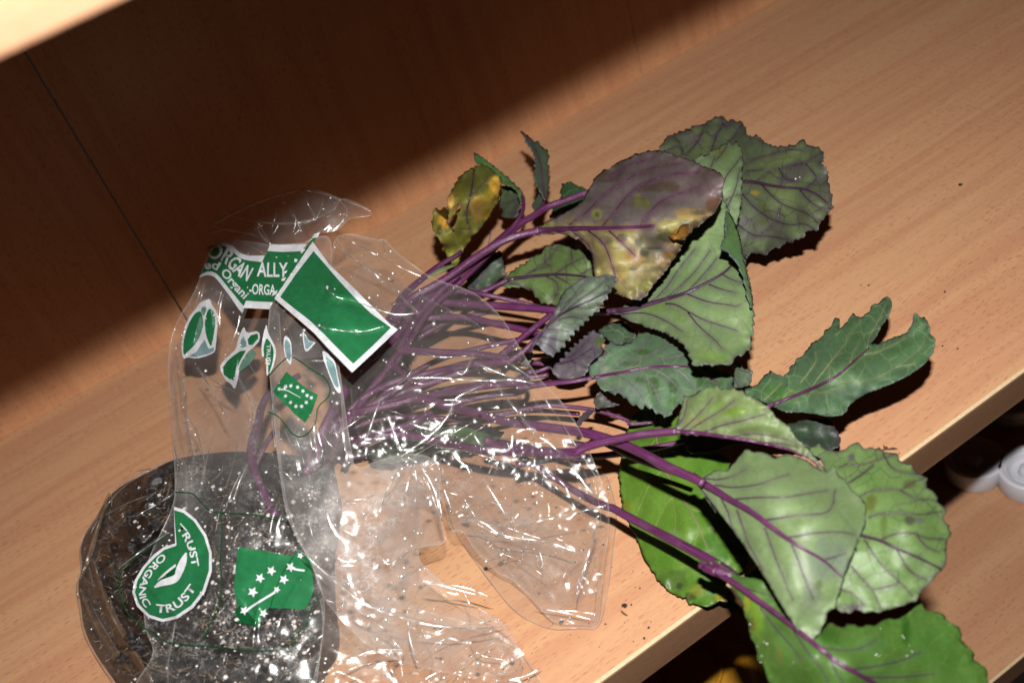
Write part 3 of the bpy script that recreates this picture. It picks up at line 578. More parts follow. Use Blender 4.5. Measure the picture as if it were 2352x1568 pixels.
leaf(B, T('c2', (225, 765), (290, 670), (350, 600), (400, 540), (430, 470), (455, 420), (480, 350), (505, 325), (530, 300), (590, 255), (640, 225), (655, 215), (700, 203), (760, 208), (800, 193), (850, 200), (900, 205), (918, 240), (885, 260), (900, 285), (868, 300), (870, 335), (838, 345), (848, 385), (805, 395), (815, 430), (772, 440), (778, 490), (735, 485), (732, 520), (690, 515), (698, 560), (655, 560), (660, 600), (615, 590), (622, 640), (580, 625), (586, 675), (545, 665), (555, 720), (505, 705), (520, 770), (470, 765), (480, 805), (440, 800), (420, 842), (400, 820), (370, 820), (330, 790), (305, 755), (290, 735), (262, 750), (255, 790), (225, 815)),
     [(1215, 810, 46), (1255, 735, 52), (1300, 660, 58), (1365, 640, 66), (1410, 640, 70), (1385, 690, 60), (1330, 750, 50), (1275, 820, 44), (1240, 795, 50), (1320, 700, 62)], (108, 130, 112), (96, 122, 92), T('c2', (220, 800), (300, 690), (390, 570), (480, 500), (600, 440), (720, 390), (850, 320)), (4, 1),
     [T('c2', *v) for v in ([(430, 540), (520, 430), (600, 330), (690, 220)], [(500, 490), (620, 390), (760, 300), (840, 220)], [(390, 580), (470, 540), (560, 520), (650, 540)], [(350, 620), (450, 620), (540, 640)], [(320, 680), (400, 690), (510, 720)], [(590, 445), (680, 460), (760, 450)], [(290, 710), (380, 740), (440, 790)], [(400, 560), (450, 450), (490, 350)])],
     1.1, margin=((78, 76, 92), 9, .75), halo=((64, 50, 72), 4, .75), seed=25, step=4.0, serr=0.5, ruffle=.7, patches=[(1250, 780, 36, 60, (92, 88, 104), .8)], label='narrow toothed grey green leaf standing in front')
stem(B, T('D', (735, 1030), 'b4', (160, 520), (500, 360), (700, 200), (1100, 110), 'c2', (60, 880), (140, 830), (200, 780), (300, 680)), [14, 40, 42, 42, 42, 44, 46, 48], [7, 7, 7, 8, 6])
stem(B, T('D', (745, 1070), 'b4', (250, 480), (600, 330), (1000, 200), 'c2', (-40, 860), (40, 800), (180, 680), (330, 560), (410, 500)), [14, 40, 38, 38, 38, 37, 36], [8, 8, 8, 8, 7])
stem(B, T('D', (905, 742), (1000, 728), (1080, 728), 'c2', (-40, 580), (100, 605), (240, 640), (330, 660)), [42, 38, 36, 34, 32], [7, 8, 8, 8, 7])
stem(B, T('b4', (540, 10), (700, 5), (900, 20), (1150, 25), (1330, 45), (1500, 90)), [46, 46, 44, 42, 40], [9, 9, 8, 7])

stem(B, T('b2', (1760, 200), (1600, 280), (1500, 360), (1460, 450), (1430, 600), (1385, 720), (1380, 860), (1430, 1010), (1500, 1170), (1570, 1300)), [40, 46, 48, 48, 46, 42], [7, 8, 9, 10, 9, 10])
stem(B, T('b2', (1560, 640), (1480, 760), (1420, 900)), [42, 44, 42], [6, 6, 5])

# --- seedling C
leaf(Cc, T('c2', (735, 1000), (690, 960), (700, 915), (760, 860), (775, 850), (822, 800), (815, 770), (832, 735), (860, 730), (880, 700), (900, 745), (960, 738), (985, 735), (1030, 712), (1060, 690), (1075, 655), (1095, 640), (1115, 655), (1145, 632), (1200, 615), (1280, 630), (1360, 660), (1450, 740), (1500, 830), (1560, 880), (1640, 900), (1750, 940), (1832, 990), (1825, 1080), (1750, 1110), (1640, 1130), (1500, 1190), (1430, 1210), (1400, 1200), (1370, 1240), (1345, 1282), (1305, 1312), (1265, 1280), (1235, 1285), (1195, 1240), (1165, 1240), (1140, 1218), (1100, 1242), (1062, 1212), (1030, 1210), (998, 1180), (975, 1150), (945, 1128), (870, 1116), (800, 1092), (772, 1070), (762, 1030), (748, 1010)),
     [(1365, 862, 38), (1380, 800, 42), (1450, 770, 36), (1520, 760, 30), (1600, 830, 34), (1700, 880, 30), (1620, 920, 30), (1545, 960, 38), (1490, 935, 42), (1440, 905, 44), (1400, 895, 40), (1500, 860, 44)], (84, 122, 82), (92, 122, 100), T('c2', (735, 998), (850, 975), (950, 960), (1150, 920), (1350, 908), (1500, 915), (1580, 960), (1700, 1030)), (4.2, 1.6),
     [T('c2', *v) for v in ([(830, 975), (960, 870), (1100, 780), (1180, 680)], [(960, 955), (1090, 860), (1250, 780), (1390, 710)], [(1150, 918), (1290, 850), (1450, 820)], [(900, 975), (1000, 1020), (1090, 1110), (1130, 1215)], [(1010, 955), (1150, 1000), (1230, 1110), (1270, 1270)], [(1180, 925), (1300, 980), (1400, 1080), (1440, 1190)], [(1350, 915), (1450, 980), (1530, 1090)], [(780, 985), (790, 900), (830, 790)], [(760, 1005), (850, 1050), (930, 1110)])],
     1.5, mmat=M_STEM, vmat=stem_mat('grey_green_vein', (.075, .075, .078), (.10, .115, .09)), margin=((66, 72, 86), 7, .7), halo=((98, 92, 108), 6, .5), seed=31, step=4.6, ruffle=.9, mat=M_LEAFN,
     patches=[(1475, 810, 40, 9, (50, 96, 20), .9), (1450, 835, 30, 8, (52, 92, 26), .8), (1470, 875, 12, 12, (50, 84, 26), .9), (1500, 885, 16, 24, (44, 80, 24), .85), (1545, 885, 10, 18, (46, 84, 26), .8), (1640, 870, 50, 30, (40, 76, 24), .75), (1565, 920, 30, 10, (66, 104, 50), .6), (1560, 840, 60, 20, (70, 108, 62), .5), (1440, 900, 50, 26, (106, 126, 118), .6), (1390, 855, 18, 20, (150, 162, 150), .5)],
     label='blue green leaf with dark wet patches in the middle of the bunch')
stem(Cc, T('D', (730, 1060), 'b4', (180, 560), (500, 400), (750, 355), (1000, 330), (1300, 270), (1600, 260), 'c2', (100, 1085), (250, 1060), (400, 1042), (560, 1030), (740, 998)), [14, 42, 40, 38, 38, 38, 38, 38], [10, 9, 9, 9, 10, 8, 5], flat=0.75)
leaf(Cc, T('c2', (345, 880), (380, 850), (420, 830), (520, 770), (600, 700), (690, 640), (715, 645), (725, 620), (750, 640), (790, 655), (800, 670), (830, 690), (800, 745), (800, 800), (740, 860), (700, 905), (690, 960), (645, 975), (620, 1000), (560, 1018), (500, 1012), (450, 1008), (430, 985), (420, 955), (390, 930)),
     [(1275, 845, 24), (1330, 790, 24), (1390, 775, 26), (1400, 800, 22), (1370, 860, 22), (1320, 880, 18), (1340, 830, 28)], (98, 92, 104), (84, 82, 90), T('c2', (370, 890), (480, 890), (580, 860), (720, 770)), (3, 1), [T('c2', (480, 890), (600, 800), (700, 690)), T('c2', (560, 870), (640, 900), (680, 930))], .9, margin=((92, 92, 100), 6, .6),
     patches=[(1390, 785, 24, 16, (72, 92, 34), .9), (1385, 815, 10, 10, (70, 84, 40), .8), (1320, 870, 26, 8, (74, 84, 50), .8)], seed=32, step=4.2, ruffle=.9, label='small purplish grey leaf in the shadow of the narrow leaf')
leaf(Cc, T('c2', (760, 630), (860, 572), (950, 545), (1010, 600), (1070, 660), (1040, 715), (960, 742), (880, 735), (830, 690), (790, 650)), [(1400, 765, 16), (1440, 735, 18), (1480, 770, 18), (1430, 790, 14)], (64, 94, 66), (56, 84, 62), None, veins=[T('c2', (800, 640), (900, 620), (1000, 650))], vr=.7, vmat=M_PALEV, halo=None, seed=33, serr=.6, step=4.5, mat=M_LEAFN)
stem(Cc, T('D', (740, 1050), 'b4', (180, 720), (430, 640), (650, 600), (900, 440), (1300, 350), (1600, 330), 'c2', (200, 950), (300, 955), (400, 910)), [14, 38, 36, 32, 28, 26, 24, 24], [10, 9, 8, 7, 5])
stem(Cc, T('c2', (60, 820), (160, 850), (245, 880), (350, 892)), [26, 26, 25, 24], [7, 7, 7, 5])
leaf(Cc, T('c2', (150, 885), (180, 835), (240, 790), (262, 800), (262, 830), (240, 870), (225, 910), (205, 920)), [(1200, 840, 34), (1225, 810, 36), (1215, 845, 32)], (116, 126, 118), (100, 112, 104), None, seed=34, step=4, serr=1.2, ruffle=.6)
leaf(Cc, T('c4', (310, 872), (330, 820), (380, 810), (420, 790), (450, 745), (470, 722), (500, 708), (512, 690), (530, 705), (600, 735), (630, 718), (648, 690), (655, 660), (690, 640), (700, 600), (745, 592), (765, 545), (800, 520), (805, 490), (858, 472), (870, 455), (900, 430), (902, 395), (950, 382), (960, 345), (975, 308), (1020, 318), (1012, 350), (1010, 392), (1050, 355), (1075, 330), (1090, 300), (1115, 272), (1130, 295), (1170, 310), (1240, 252), (1238, 225), (1268, 205), (1290, 210), (1330, 165), (1362, 150), (1388, 195), (1385, 240), (1362, 300), (1310, 375), (1285, 430), (1262, 468), (1232, 490), (1250, 505), (1272, 490), (1280, 508), (1380, 460), (1500, 420), (1538, 360), (1550, 290), (1565, 270), (1590, 290), (1605, 315), (1630, 298), (1662, 360), (1668, 430), (1706, 452), (1700, 520), (1688, 580), (1640, 625), (1580, 692), (1530, 710), (1480, 742), (1380, 792), (1330, 805), (1315, 822), (1240, 845), (1180, 880), (1130, 910), (1075, 945), (1055, 1000), (980, 1022), (900, 1020), (800, 1002), (700, 990), (620, 992), (545, 955), (440, 910)),
     [(1785, 905, 30), (1790, 940, 32), (1860, 840, 38), (1920, 760, 34), (1980, 700, 32), (2040, 690, 36), (2010, 770, 36), (2100, 730, 40), (2140, 770, 40), (2120, 850, 40), (2020, 900, 38), (1930, 950, 34), (1850, 940, 30), (1950, 850, 46), (1900, 880, 44)], (64, 100, 64), (74, 106, 78), T('c4', (420, 985), (540, 935), (700, 872), (830, 815), (950, 760), (1030, 705), (1100, 640), (1225, 530)), (5, 2),
     [T('c4', *v) for v in ([(950, 762), (1060, 778), (1200, 768), (1330, 725), (1420, 670), (1520, 600), (1610, 520), (1635, 455)], [(1190, 575), (1280, 560), (1380, 520), (1500, 450)], [(810, 820), (840, 770), (870, 730), (935, 650), (970, 600), (1060, 490), (1110, 400), (1190, 310)], [(940, 750), (935, 700), (945, 655)], [(1215, 530), (1222, 450), (1290, 350), (1350, 210)], [(600, 895), (640, 850), (680, 828)], [(465, 905), (530, 850), (595, 780)], [(780, 860), (900, 850), (1050, 800)], [(720, 790), (780, 720), (850, 620), (830, 540)], [(1090, 640), (1110, 560), (1180, 450)], [(1420, 670), (1560, 640)])],
     1.5, vmat=M_PALEV, mmat=M_STEM, mat=M_LEAFN, margin=((62, 76, 76), 8, .6), halo=((110, 128, 92), 4, .5), seed=35, step=4.6, ruffle=.9, serr=.7, patches=[(1740 + 60, 905, 40, 20, (66, 118, 40), .6), (1870, 800, 20, 40, (50, 84, 50), .5), (2040, 800, 50, 20, (56, 92, 50), .5), (2130, 760, 16, 30, (60, 96, 66), .5), (1960, 900, 80, 16, (84, 104, 92), .5)],
     label='bluish green leaf split into two nibbled lobes, pointing right')
stem(Cc, T('c2', (1400, 1090), (1600, 1150), (1900, 1260), 'c4', (420, 985), (540, 935)), [26, 28, 30, 31, 32], [6, 6, 6, 5])
leaf(Cc, T('c2', (1830, 1085), (1832, 1000), (1825, 900), (1850, 870), (1890, 890), (1905, 930), (1980, 935), (1968, 1010), (1960, 1060), (1890, 1078)), [(1720, 880, 26), (1735, 850, 28), (1725, 900, 24), (1700, 880, 24)], (108, 130, 110), (90, 112, 88), None, seed=36, step=4, serr=.8, margin=((60, 62, 70), 5, .7))

for a_, z_, r_q in (([(760, 1040), (850, 960), (980, 900), (1130, 880), (1260, 860)], [14, 22, 22, 22, 20], 7), ([(770, 1030), (880, 900), (1010, 820), (1140, 790), (1240, 770)], [14, 24, 26, 26, 26], 7), ([(780, 1050), (900, 990), (1060, 960), (1220, 940), (1330, 950)], [12, 14, 14, 14, 16], 6), ([(760, 1020), (830, 900), (920, 800), (1030, 735), (1130, 715)], [14, 28, 30, 30, 28], 7), ([(790, 1055), (940, 1020), (1100, 1010), (1240, 1030), (1340, 1060)], [10, 10, 12, 14, 16], 6), ([(770, 1010), (860, 940), (1000, 855), (1160, 820), (1270, 815)], [14, 20, 18, 18, 18], 6)):
    stem(Cc, np.array(a_, float), z_, [r_q, r_q, r_q * 0.8])
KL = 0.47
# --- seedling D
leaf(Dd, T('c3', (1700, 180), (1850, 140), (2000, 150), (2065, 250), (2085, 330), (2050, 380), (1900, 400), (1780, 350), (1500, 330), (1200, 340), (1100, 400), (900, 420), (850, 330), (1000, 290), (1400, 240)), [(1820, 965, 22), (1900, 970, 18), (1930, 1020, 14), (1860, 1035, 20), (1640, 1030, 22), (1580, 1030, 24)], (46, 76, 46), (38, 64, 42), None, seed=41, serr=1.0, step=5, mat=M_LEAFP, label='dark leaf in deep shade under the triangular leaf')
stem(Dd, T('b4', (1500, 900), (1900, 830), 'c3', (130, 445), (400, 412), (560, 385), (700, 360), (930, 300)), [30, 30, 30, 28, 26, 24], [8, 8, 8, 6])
leaf(Dd, T('c2', (1345, 1405), (1370, 1388), (1400, 1310), (1408, 1260), (1432, 1215), (1440, 1128), (1470, 1150), (1500, 1138), (1545, 1120), (1562, 1092), (1590, 1098), (1622, 1060), (1650, 1085), (1700, 1062), (1715, 1085), (1762, 1078), (1780, 1095), (1832, 1072), (1850, 1100), (1902, 1098), (1920, 1130), (1962, 1148), (1990, 1165), (2050, 1185), (2075, 1220), (2112, 1232), (2150, 1290), (2165, 1320), (2200, 1332), (2250, 1375), (2262, 1368), (2290, 1425), (2340, 1500), 'c3', (1775, 330), (1850, 410), (1900, 470), (1965, 545), (1975, 585), (1945, 575), (1955, 640), (1935, 615), (1900, 510), (1830, 445), (1700, 400), (1500, 350), (1300, 312), (1000, 275), (800, 262)),
     [(1550, 990, 54), (1560, 960, 56), (1580, 900, 58), (1650, 890, 62), (1740, 910, 64), (1820, 960, 60), (1880, 1060, 52), (1890, 1098, 48), (1800, 1030, 54), (1700, 1003, 56), (1700, 950, 66)], (122, 148, 94), (114, 142, 86), T('c3', (700, 250), (760, 242), (1000, 258), (1230, 295), (1450, 330), (1700, 390), (1880, 480), (1945, 590)), (6, 1.2),
     [T('c3', *v) for v in ([(770, 235), (840, 160), (870, 90), (880, 0)], [(830, 240), (930, 150), (1010, 70), (1080, -20)], [(880, 245), (1010, 160), (1150, 80), (1250, 0)], [(1010, 252), (1150, 195), (1300, 165), (1490, 110)], [(1230, 290), (1330, 265), (1450, 265), (1590, 290), (1700, 320)], [(1450, 330), (1600, 335), (1750, 370)])],
     1.8, margin=((92, 92, 88), 5, .7), halo=((96, 70, 92), 5, .6), seed=42, serr=.8, step=4.6, ruffle=.8, mat=M_LEAFP, mmat=M_STEM, patches=[(1690, 945, 40, 10, (104, 138, 34), .85), (1640, 935, 26, 14, (112, 150, 60), .6), (1595, 970, 26, 14, (128, 140, 60), .6), (1750, 935, 30, 12, (112, 146, 60), .5)],
     label='light green triangular leaf folded along its purple midrib')
stem(Dd, T('D', (790, 1065), 'b4', (200, 720), (600, 640), (1200, 790), (1700, 800), (2000, 800), 'c3', (0, 405), (100, 360), (250, 320), (400, 290), (560, 262), (700, 250), (800, 246)), [14, 40, 36, 36, 40, 44, 48, 52, 54, 55], [9, 9, 10, 10, 10, 9])
leaf(Dd, T('c4', (880, 1330), (800, 1290), (790, 1255), (835, 1240), (862, 1212), (885, 1245), (910, 1260), (1000, 1278), (1060, 1265), (1080, 1235), (1140, 1208), (1160, 1225), (1192, 1260), (1250, 1248), (1272, 1265), (1302, 1245), (1320, 1275), (1350, 1285), (1440, 1292), (1445, 1340), (1485, 1365), (1535, 1370), (1545, 1400), (1572, 1430), (1610, 1450), (1655, 1470), (1632, 1520), 'c5', (1655, 50), (1640, 90), (1690, 115), (1730, 160), (1718, 190), (1765, 225), (1795, 265), (1762, 300), (1780, 345), (1815, 365), (1805, 395), (1832, 420), (1795, 465), (1790, 560), (1785, 655), (1740, 700), (1700, 745), (1668, 790), (1640, 812), (1595, 850), (1578, 912), (1530, 918), (1490, 938), (1450, 945), (1395, 968), (1350, 975), (1300, 995), (1240, 985), (1190, 1002), (1160, 975), (1130, 968), (1095, 1002), (1060, 990), (1030, 992), (985, 962), (950, 850), (960, 600), (960, 300), (930, 60)),
     [(1800, 1030, 46), (1870, 1028, 42), (1930, 1030, 44), (2060, 1050, 42), (2150, 1110, 42), (2180, 1230, 40), (2140, 1340, 38), (2060, 1390, 38), (1930, 1400, 40), (1980, 1230, 46), (2080, 1200, 52), (1900, 1150, 46)], (112, 148, 84), (102, 138, 74), T('c5', (1000, 380), (1180, 440), (1310, 470), (1430, 532), (1580, 592), (1755, 682)), (4.5, 1.6),
     [T('c5', *v) for v in ([(1310, 468), (1420, 420), (1560, 415), (1630, 458), (1780, 462)], [(1195, 470), (1280, 600), (1340, 680), (1450, 770), (1545, 880)], [(1095, 655), (1180, 755), (1255, 830), (1310, 965)], [(1225, 305), (1320, 275), (1480, 265), (1575, 290), (1760, 262)], [(1155, 155), (1250, 105), (1400, 98), (1460, 112), (1520, 62), (1640, 15)], [(1460, 112), (1560, 172), (1700, 178)], [(1430, 540), (1500, 668), (1560, 722), (1650, 760)], [(1080, 55), (1170, 0), (1260, -70)], [(1020, 830), (1110, 850), (1190, 940)], [(1560, 418), (1640, 520), (1740, 560)], [(1450, 770), (1400, 800), (1255, 830)])] + [T('c4', *v) for v in ([(1010, 1395), (1080, 1365), (1140, 1385), (1260, 1350), (1410, 1300)], [(1080, 1505), (1180, 1440), (1260, 1370)], [(1330, 1300), (1400, 1420), (1560, 1440)])],
     1.7, margin=((92, 88, 96), 8, .8), halo=((70, 52, 62), 4, .65), seed=43, serr=.5, step=4.8, ruffle=.5, pucker=.4, mat=M_LEAF,
     patches=[(2000, 1155, 14, 26, (92, 104, 28), .8), (2030, 1210, 10, 30, (84, 112, 40), .7), (2090, 1195, 14, 12, (66, 70, 52), .9), (2110, 1195, 8, 7, (100, 98, 108), .9), (1955, 1050, 8, 9, (90, 88, 96), .9), (2010, 1290, 10, 34, (86, 140, 50), .7), (2090, 1110, 14, 10, (86, 100, 34), .8), (1955, 1395, 40, 10, (98, 88, 104), .7), (2110, 1290, 26, 34, (112, 142, 96), .5), (2000, 1100, 30, 30, (92, 140, 56), .5)],
     label='round toothed leaf with dark forked veins, half beyond the shelf edge')
leaf(Dd, T('c3', (1000, 612), (1040, 582), (1100, 545), (1140, 545), (1180, 555), (1215, 522), (1250, 480), (1285, 440), (1325, 388), (1360, 385), (1392, 408), (1430, 402), (1500, 412), (1540, 440), (1568, 458), (1600, 440), (1650, 420), (1700, 430), (1780, 450), (1850, 490), (1920, 550), (2000, 560), (2040, 500), (2060, 590), (2110, 610), (2150, 680), (2220, 745), (2280, 800), (2290, 860), (2275, 920), (2285, 960), (2240, 1040), (2200, 1190), 'c5', (1160, 420), (1110, 580), (1060, 690), (1035, 780), (1000, 880), (985, 965), (955, 972), (920, 992), (912, 1060), (885, 1100), (870, 1150), (835, 1158), (825, 1208), (800, 1215), (770, 1188), (700, 1110), (600, 960), (500, 790), (430, 680), (340, 540), (200, 345), (100, 220), (0, 100), 'c3', (1120, 900), (1040, 790), (975, 690), (940, 640)),
     [(1615, 1105, 50), (1680, 1060, 52), (1720, 1035, 56), (1850, 1060, 54), (1920, 1075, 52), (1985, 1160, 50), (1960, 1280, 50), (1930, 1370, 48), (1870, 1460, 42), (1810, 1380, 50), (1720, 1250, 50), (1650, 1150, 50), (1800, 1200, 60), (1760, 1120, 62), (1880, 1200, 60)], (124, 152, 106), (116, 146, 96), T('c3', (930, 600), (1000, 650), (1100, 705), (1200, 770), (1400, 880), (1600, 1040), (1800, 1170), (1950, 1250), (2100, 1390), 'c5', (1040, 740)), (10.5, 1.4),
     [T('c3', *v) for v in ([(1000, 612), (1130, 625), (1230, 600), (1340, 540)], [(1100, 665), (1250, 688), (1450, 660), (1570, 610), (1680, 580)], [(1260, 775), (1450, 760), (1650, 762), (1800, 735), (1980, 705)], [(1490, 938), (1600, 925), (1700, 905), (1850, 895), (1960, 888), (2020, 840), (2040, 700)], [(1660, 1075), (1750, 1065), (1850, 1042), (2060, 1028), (2190, 1050)], [(985, 690), (1070, 800), (1110, 860)], [(1150, 780), (1200, 870), (1230, 1000), (1280, 1080)], [(1270, 860), (1320, 1000), (1360, 1130), (1420, 1230), (1480, 1350)], [(1490, 1000), (1540, 1150), (1600, 1300), (1660, 1450), (1710, 1570)], [(1700, 1135), (1750, 1250), (1800, 1400), (1870, 1560)], [(1950, 1250), (2030, 1230), (2120, 1200)])],
     2.0, margin=((108, 122, 110), 7, .6), halo=((98, 84, 100), 4, .6), seed=44, serr=.4, step=5, ruffle=.5, pucker=.5, mat=M_LEAFP, mmat=M_STEM,
     patches=[(1905, 1290, 60, 60, (112, 132, 118), .7), (1870, 1370, 30, 60, (108, 124, 106), .6), (1880, 1345, 14, 16, (70, 90, 30), .7), (1835, 1205, 14, 14, (90, 128, 60), .6), (1940, 1100, 40, 40, (112, 142, 100), .5), (1830, 1310, 40, 20, (110, 136, 94), .5), (1690, 1160, 30, 30, (120, 152, 94), .5)],
     label='largest matte pale green leaf in the front right with a thick magenta midrib')
stem(Dd, T('D', (735, 1010), 'b4', (160, 500), (500, 440), (750, 365), (950, 440), (1200, 495), (1400, 560), (1700, 600), (2000, 640), 'c3', (60, 250), (200, 285), (370, 340), (500, 400), (650, 480), (800, 555), (930, 610), (1010, 655)), [42, 46, 44, 44, 44, 46, 48, 52, 52], [11, 10, 10, 10, 11, 11.5, 11, 10.5])

KL = 0.50
# --- seedling E
leaf(Ee, T('c3', (560, 40), (620, 45), (800, 110), (1000, 260), (1120, 420), (1210, 455), (1222, 480), (1200, 515), (1230, 700), (1290, 950), (1330, 1120), (1345, 1200), (1350, 1270), (1330, 1325), (1285, 1365), (1240, 1345), (1190, 1400), 'c5', (170, 810), (195, 850), (232, 885), (218, 908), (170, 915), (130, 908), (95, 940), (55, 955), (20, 948), 'c3', (900, 1590), (878, 1560), (860, 1540), (800, 1530), (740, 1500), (705, 1455), (640, 1400), (605, 1325), (545, 1255), (515, 1160), (480, 1075), (440, 1000), (405, 905), (370, 850), (368, 780), (350, 720), (358, 645), (335, 580), (350, 520), (362, 460), (375, 340), (400, 260), (430, 170), (470, 100)),
     [(1440, 960, 12), (1420, 1080, 7), (1430, 1150, 6), (1470, 1260, 4), (1540, 1350, 3), (1610, 1390, 4), (1670, 1360, 5), (1712, 1290, 6), (1690, 1180, 12), (1670, 1060, 18), (1580, 980, 18), (1520, 1080, 14), (1560, 1200, 12), (1640, 1280, 10)], (96, 140, 44), (76, 124, 26), T('c3', (640, 60), (632, 300), (690, 500), (730, 600), (800, 720), (860, 800), (930, 910), (980, 1010), (1060, 1230)), (2.2, 1.0),
     [T('c3', *v) for v in ([(745, 640), (760, 760), (790, 900), (780, 1040)], [(900, 850), (980, 870), (1100, 900)], [(640, 300), (540, 420), (470, 560)], [(980, 1010), (930, 1130), (950, 1250)], [(700, 540), (600, 620), (540, 760), (480, 900)], [(870, 810), (1000, 760), (1100, 640)], [(800, 720), (680, 860), (610, 1050)])], 1.0,
     mat=M_LEAFG, mmat=M_PINKV, vmat=stem_mat('lime_vein', (.10, .16, .03), (.12, .18, .045)), margin=((60, 76, 24), 5, .6), halo=((110, 140, 60), 3, .5), seed=51, serr=1.2, step=5, ruffle=.7,
     patches=[(1630, 1270, 46, 40, (52, 108, 12), .8), (1550, 1330, 50, 26, (64, 96, 16), .8), (1585, 1370, 16, 12, (46, 50, 14), .8), (1560, 1345, 7, 7, (20, 24, 8), .9), (1440, 1170, 14, 22, (120, 130, 34), .7), (1660, 1370, 16, 10, (160, 150, 20), .9), (1600, 1355, 20, 14, (130, 130, 24), .6), (1548, 1230, 16, 14, (120, 150, 96), .6), (1690, 1210, 20, 40, (84, 128, 70), .6), (1490, 1000, 40, 30, (66, 108, 26), .6), (1508, 1108, 3, 9, (20, 30, 8), .95)],
     label='glossy bright green leaf lying flat at the shelf edge')
leaf(Ee, T('c5', (60, 625), (100, 618), (150, 608), (140, 650), (200, 680), (280, 728), (400, 748), (470, 770), (600, 960), (720, 1120), (820, 1200), (880, 1140), (945, 1058), (985, 1085), (1040, 1105), (1075, 1070), (1110, 1078), (1175, 1100), (1215, 1085), (1275, 1092), (1310, 1062), (1345, 1040), (1440, 1042), (1480, 1015), (1530, 990), (1560, 958), (1615, 920), (1628, 960), (1648, 988), (1720, 992), (1770, 1012), (1785, 1050), (1830, 1072), (1885, 1105), (1900, 1150), (1895, 1195), (1950, 1245), (1995, 1290), (1982, 1335), (2040, 1370), (2088, 1410), (2085, 1470), (2100, 1540), (2040, 1620), (1500, 1640), (900, 1640), (560, 1600), (490, 1490), (468, 1400), (440, 1360), (408, 1335), (412, 1280), (395, 1220), (362, 1180), (355, 1110), (340, 1050), (318, 1000), (305, 930), (262, 850), (190, 770), (110, 690)),
     [(1640, 1290, 34), (1680, 1330, 36), (1760, 1330, 42), (1870, 1470, 46), (1900, 1430, 38), (2010, 1410, 34), (2110, 1385, 26), (2190, 1430, 20), (2260, 1520, 12), (2260, 1600, 8), (2000, 1590, 30), (1800, 1590, 28), (1730, 1480, 30), (1690, 1370, 36), (1960, 1530, 42), (1780, 1440, 38)], (78, 120, 50), (72, 112, 40), T('c5', (0, 650), (200, 745), (400, 892), (600, 1035), (830, 1222), (1000, 1360), (1130, 1430), (1290, 1520), (1400, 1570)), (8.5, 4),
     [T('c5', *v) for v in ([(230, 765), (330, 820), (440, 850), (530, 885)], [(840, 1228), (940, 1262), (1060, 1270), (1170, 1255), (1280, 1190)], [(640, 1070), (720, 1190), (800, 1310), (880, 1400), (930, 1500)], [(440, 960), (530, 1090), (640, 1210), (740, 1340)], [(1080, 1410), (1250, 1390), (1450, 1350), (1600, 1280)], [(950, 1340), (990, 1430), (1040, 1510)], [(1180, 1460), (1400, 1470), (1700, 1440)])], 1.8,
     mat=M_LEAFG, mmat=M_STEM, margin=((50, 84, 40), 6, .5), halo=((84, 96, 84), 5, .55), seed=52, serr=.6, step=5.2, ruffle=.6, pucker=.5,
     patches=[(2080, 1450, 10, 40, (36, 88, 10), .85), (1910, 1460, 30, 20, (44, 100, 16), .8), (1740, 1420, 20, 50, (110, 150, 40), .8), (1715, 1380, 8, 30, (150, 160, 40), .8), (1800, 1480, 30, 30, (88, 140, 60), .5), (1728, 1435, 6, 20, (100, 76, 30), .7), (1790, 1500, 8, 30, (120, 110, 50), .5), (2150, 1480, 70, 60, (62, 112, 40), .5), (2000, 1480, 40, 24, (80, 124, 66), .5)],
     label='bright green leaf hanging over the shelf edge at the bottom right')
ZF_LOW = leaf.zf
stem(Ee, T('b4', (1250, 700), (1450, 790), (1650, 900), (1800, 1000), (2000, 1130), (2230, 1240), 'c3', (270, 830), (400, 905), (600, 1010), (850, 1140), (1130, 1290), (1300, 1410), 'c5', (0, 650), (120, 705)), [40, 30, 26, 24, 24, 26, 28, 30, 33, 35, 36], [9, 8, 8, 9, 10.5, 11, 11, 9.5])
stem(Ee, T('b4', (1900, 720), (2060, 750), 'c3', (160, 300), (300, 370), (450, 450), (640, 520), (800, 575), (920, 620)), [34, 34, 34, 34, 34, 34], [7, 7, 7, 6])
stem(Ee, T('D', (730, 1010), 'b4', (480, 515), (800, 520), (1100, 560), (1500, 480), 'c2', (330, 1215), (500, 1222), (730, 1248), (880, 1290), (1030, 1345), 'D', (1440, 975), (1500, 970)), [36, 32, 30, 28, 26, 22, 18], [6, 6, 6, 5.5, 5, 4])
leaf(Ee, T('c2', (598, 1372), (610, 1330), (640, 1295), (680, 1260), (735, 1238), (732, 1265), (705, 1300), (695, 1320), (650, 1345), (625, 1382)), [(1350, 970, 30), (1390, 940, 36), (1370, 960, 32)], (92, 84, 104), (84, 84, 92), None, serr=.8, step=3.6, seed=53, ruffle=.5)
leaf(Ee, T('c2', (735, 1180), (760, 1130), (800, 1100), (830, 1160), (880, 1190), (950, 1215), (880, 1225), (800, 1235), (745, 1245)), [(1370, 930, 30), (1395, 900, 34), (1430, 930, 30)], (110, 116, 112), (76, 92, 62), None, serr=1, step=3.8, seed=54, ruffle=.8)
leaf(Ee, T('b4', (330, 830), (380, 760), (430, 720), (560, 660), (750, 628), (950, 600), (1080, 568), (1250, 585), (1330, 620), (1420, 650), (1300, 740), (1100, 800), (900, 795), (700, 850), (500, 895), (380, 880)),
     [(850, 1050, 16), (920, 1000, 20), (1050, 975, 22), (1140, 985, 22), (1060, 1040, 14), (920, 1060, 12)], (62, 112, 50), (44, 92, 34), T('b4', (360, 850), (600, 780), (850, 720), (1100, 700)), (3, 1.5), [T('b4', (600, 780), (750, 690), (900, 640)), T('b4', (750, 745), (900, 750), (1000, 770)), T('b4', (850, 720), (980, 740), (1080, 760))], 1.0, seed=55, serr=1, step=5, mat=M_LEAFP, label='green leaf flattened under the clear film')

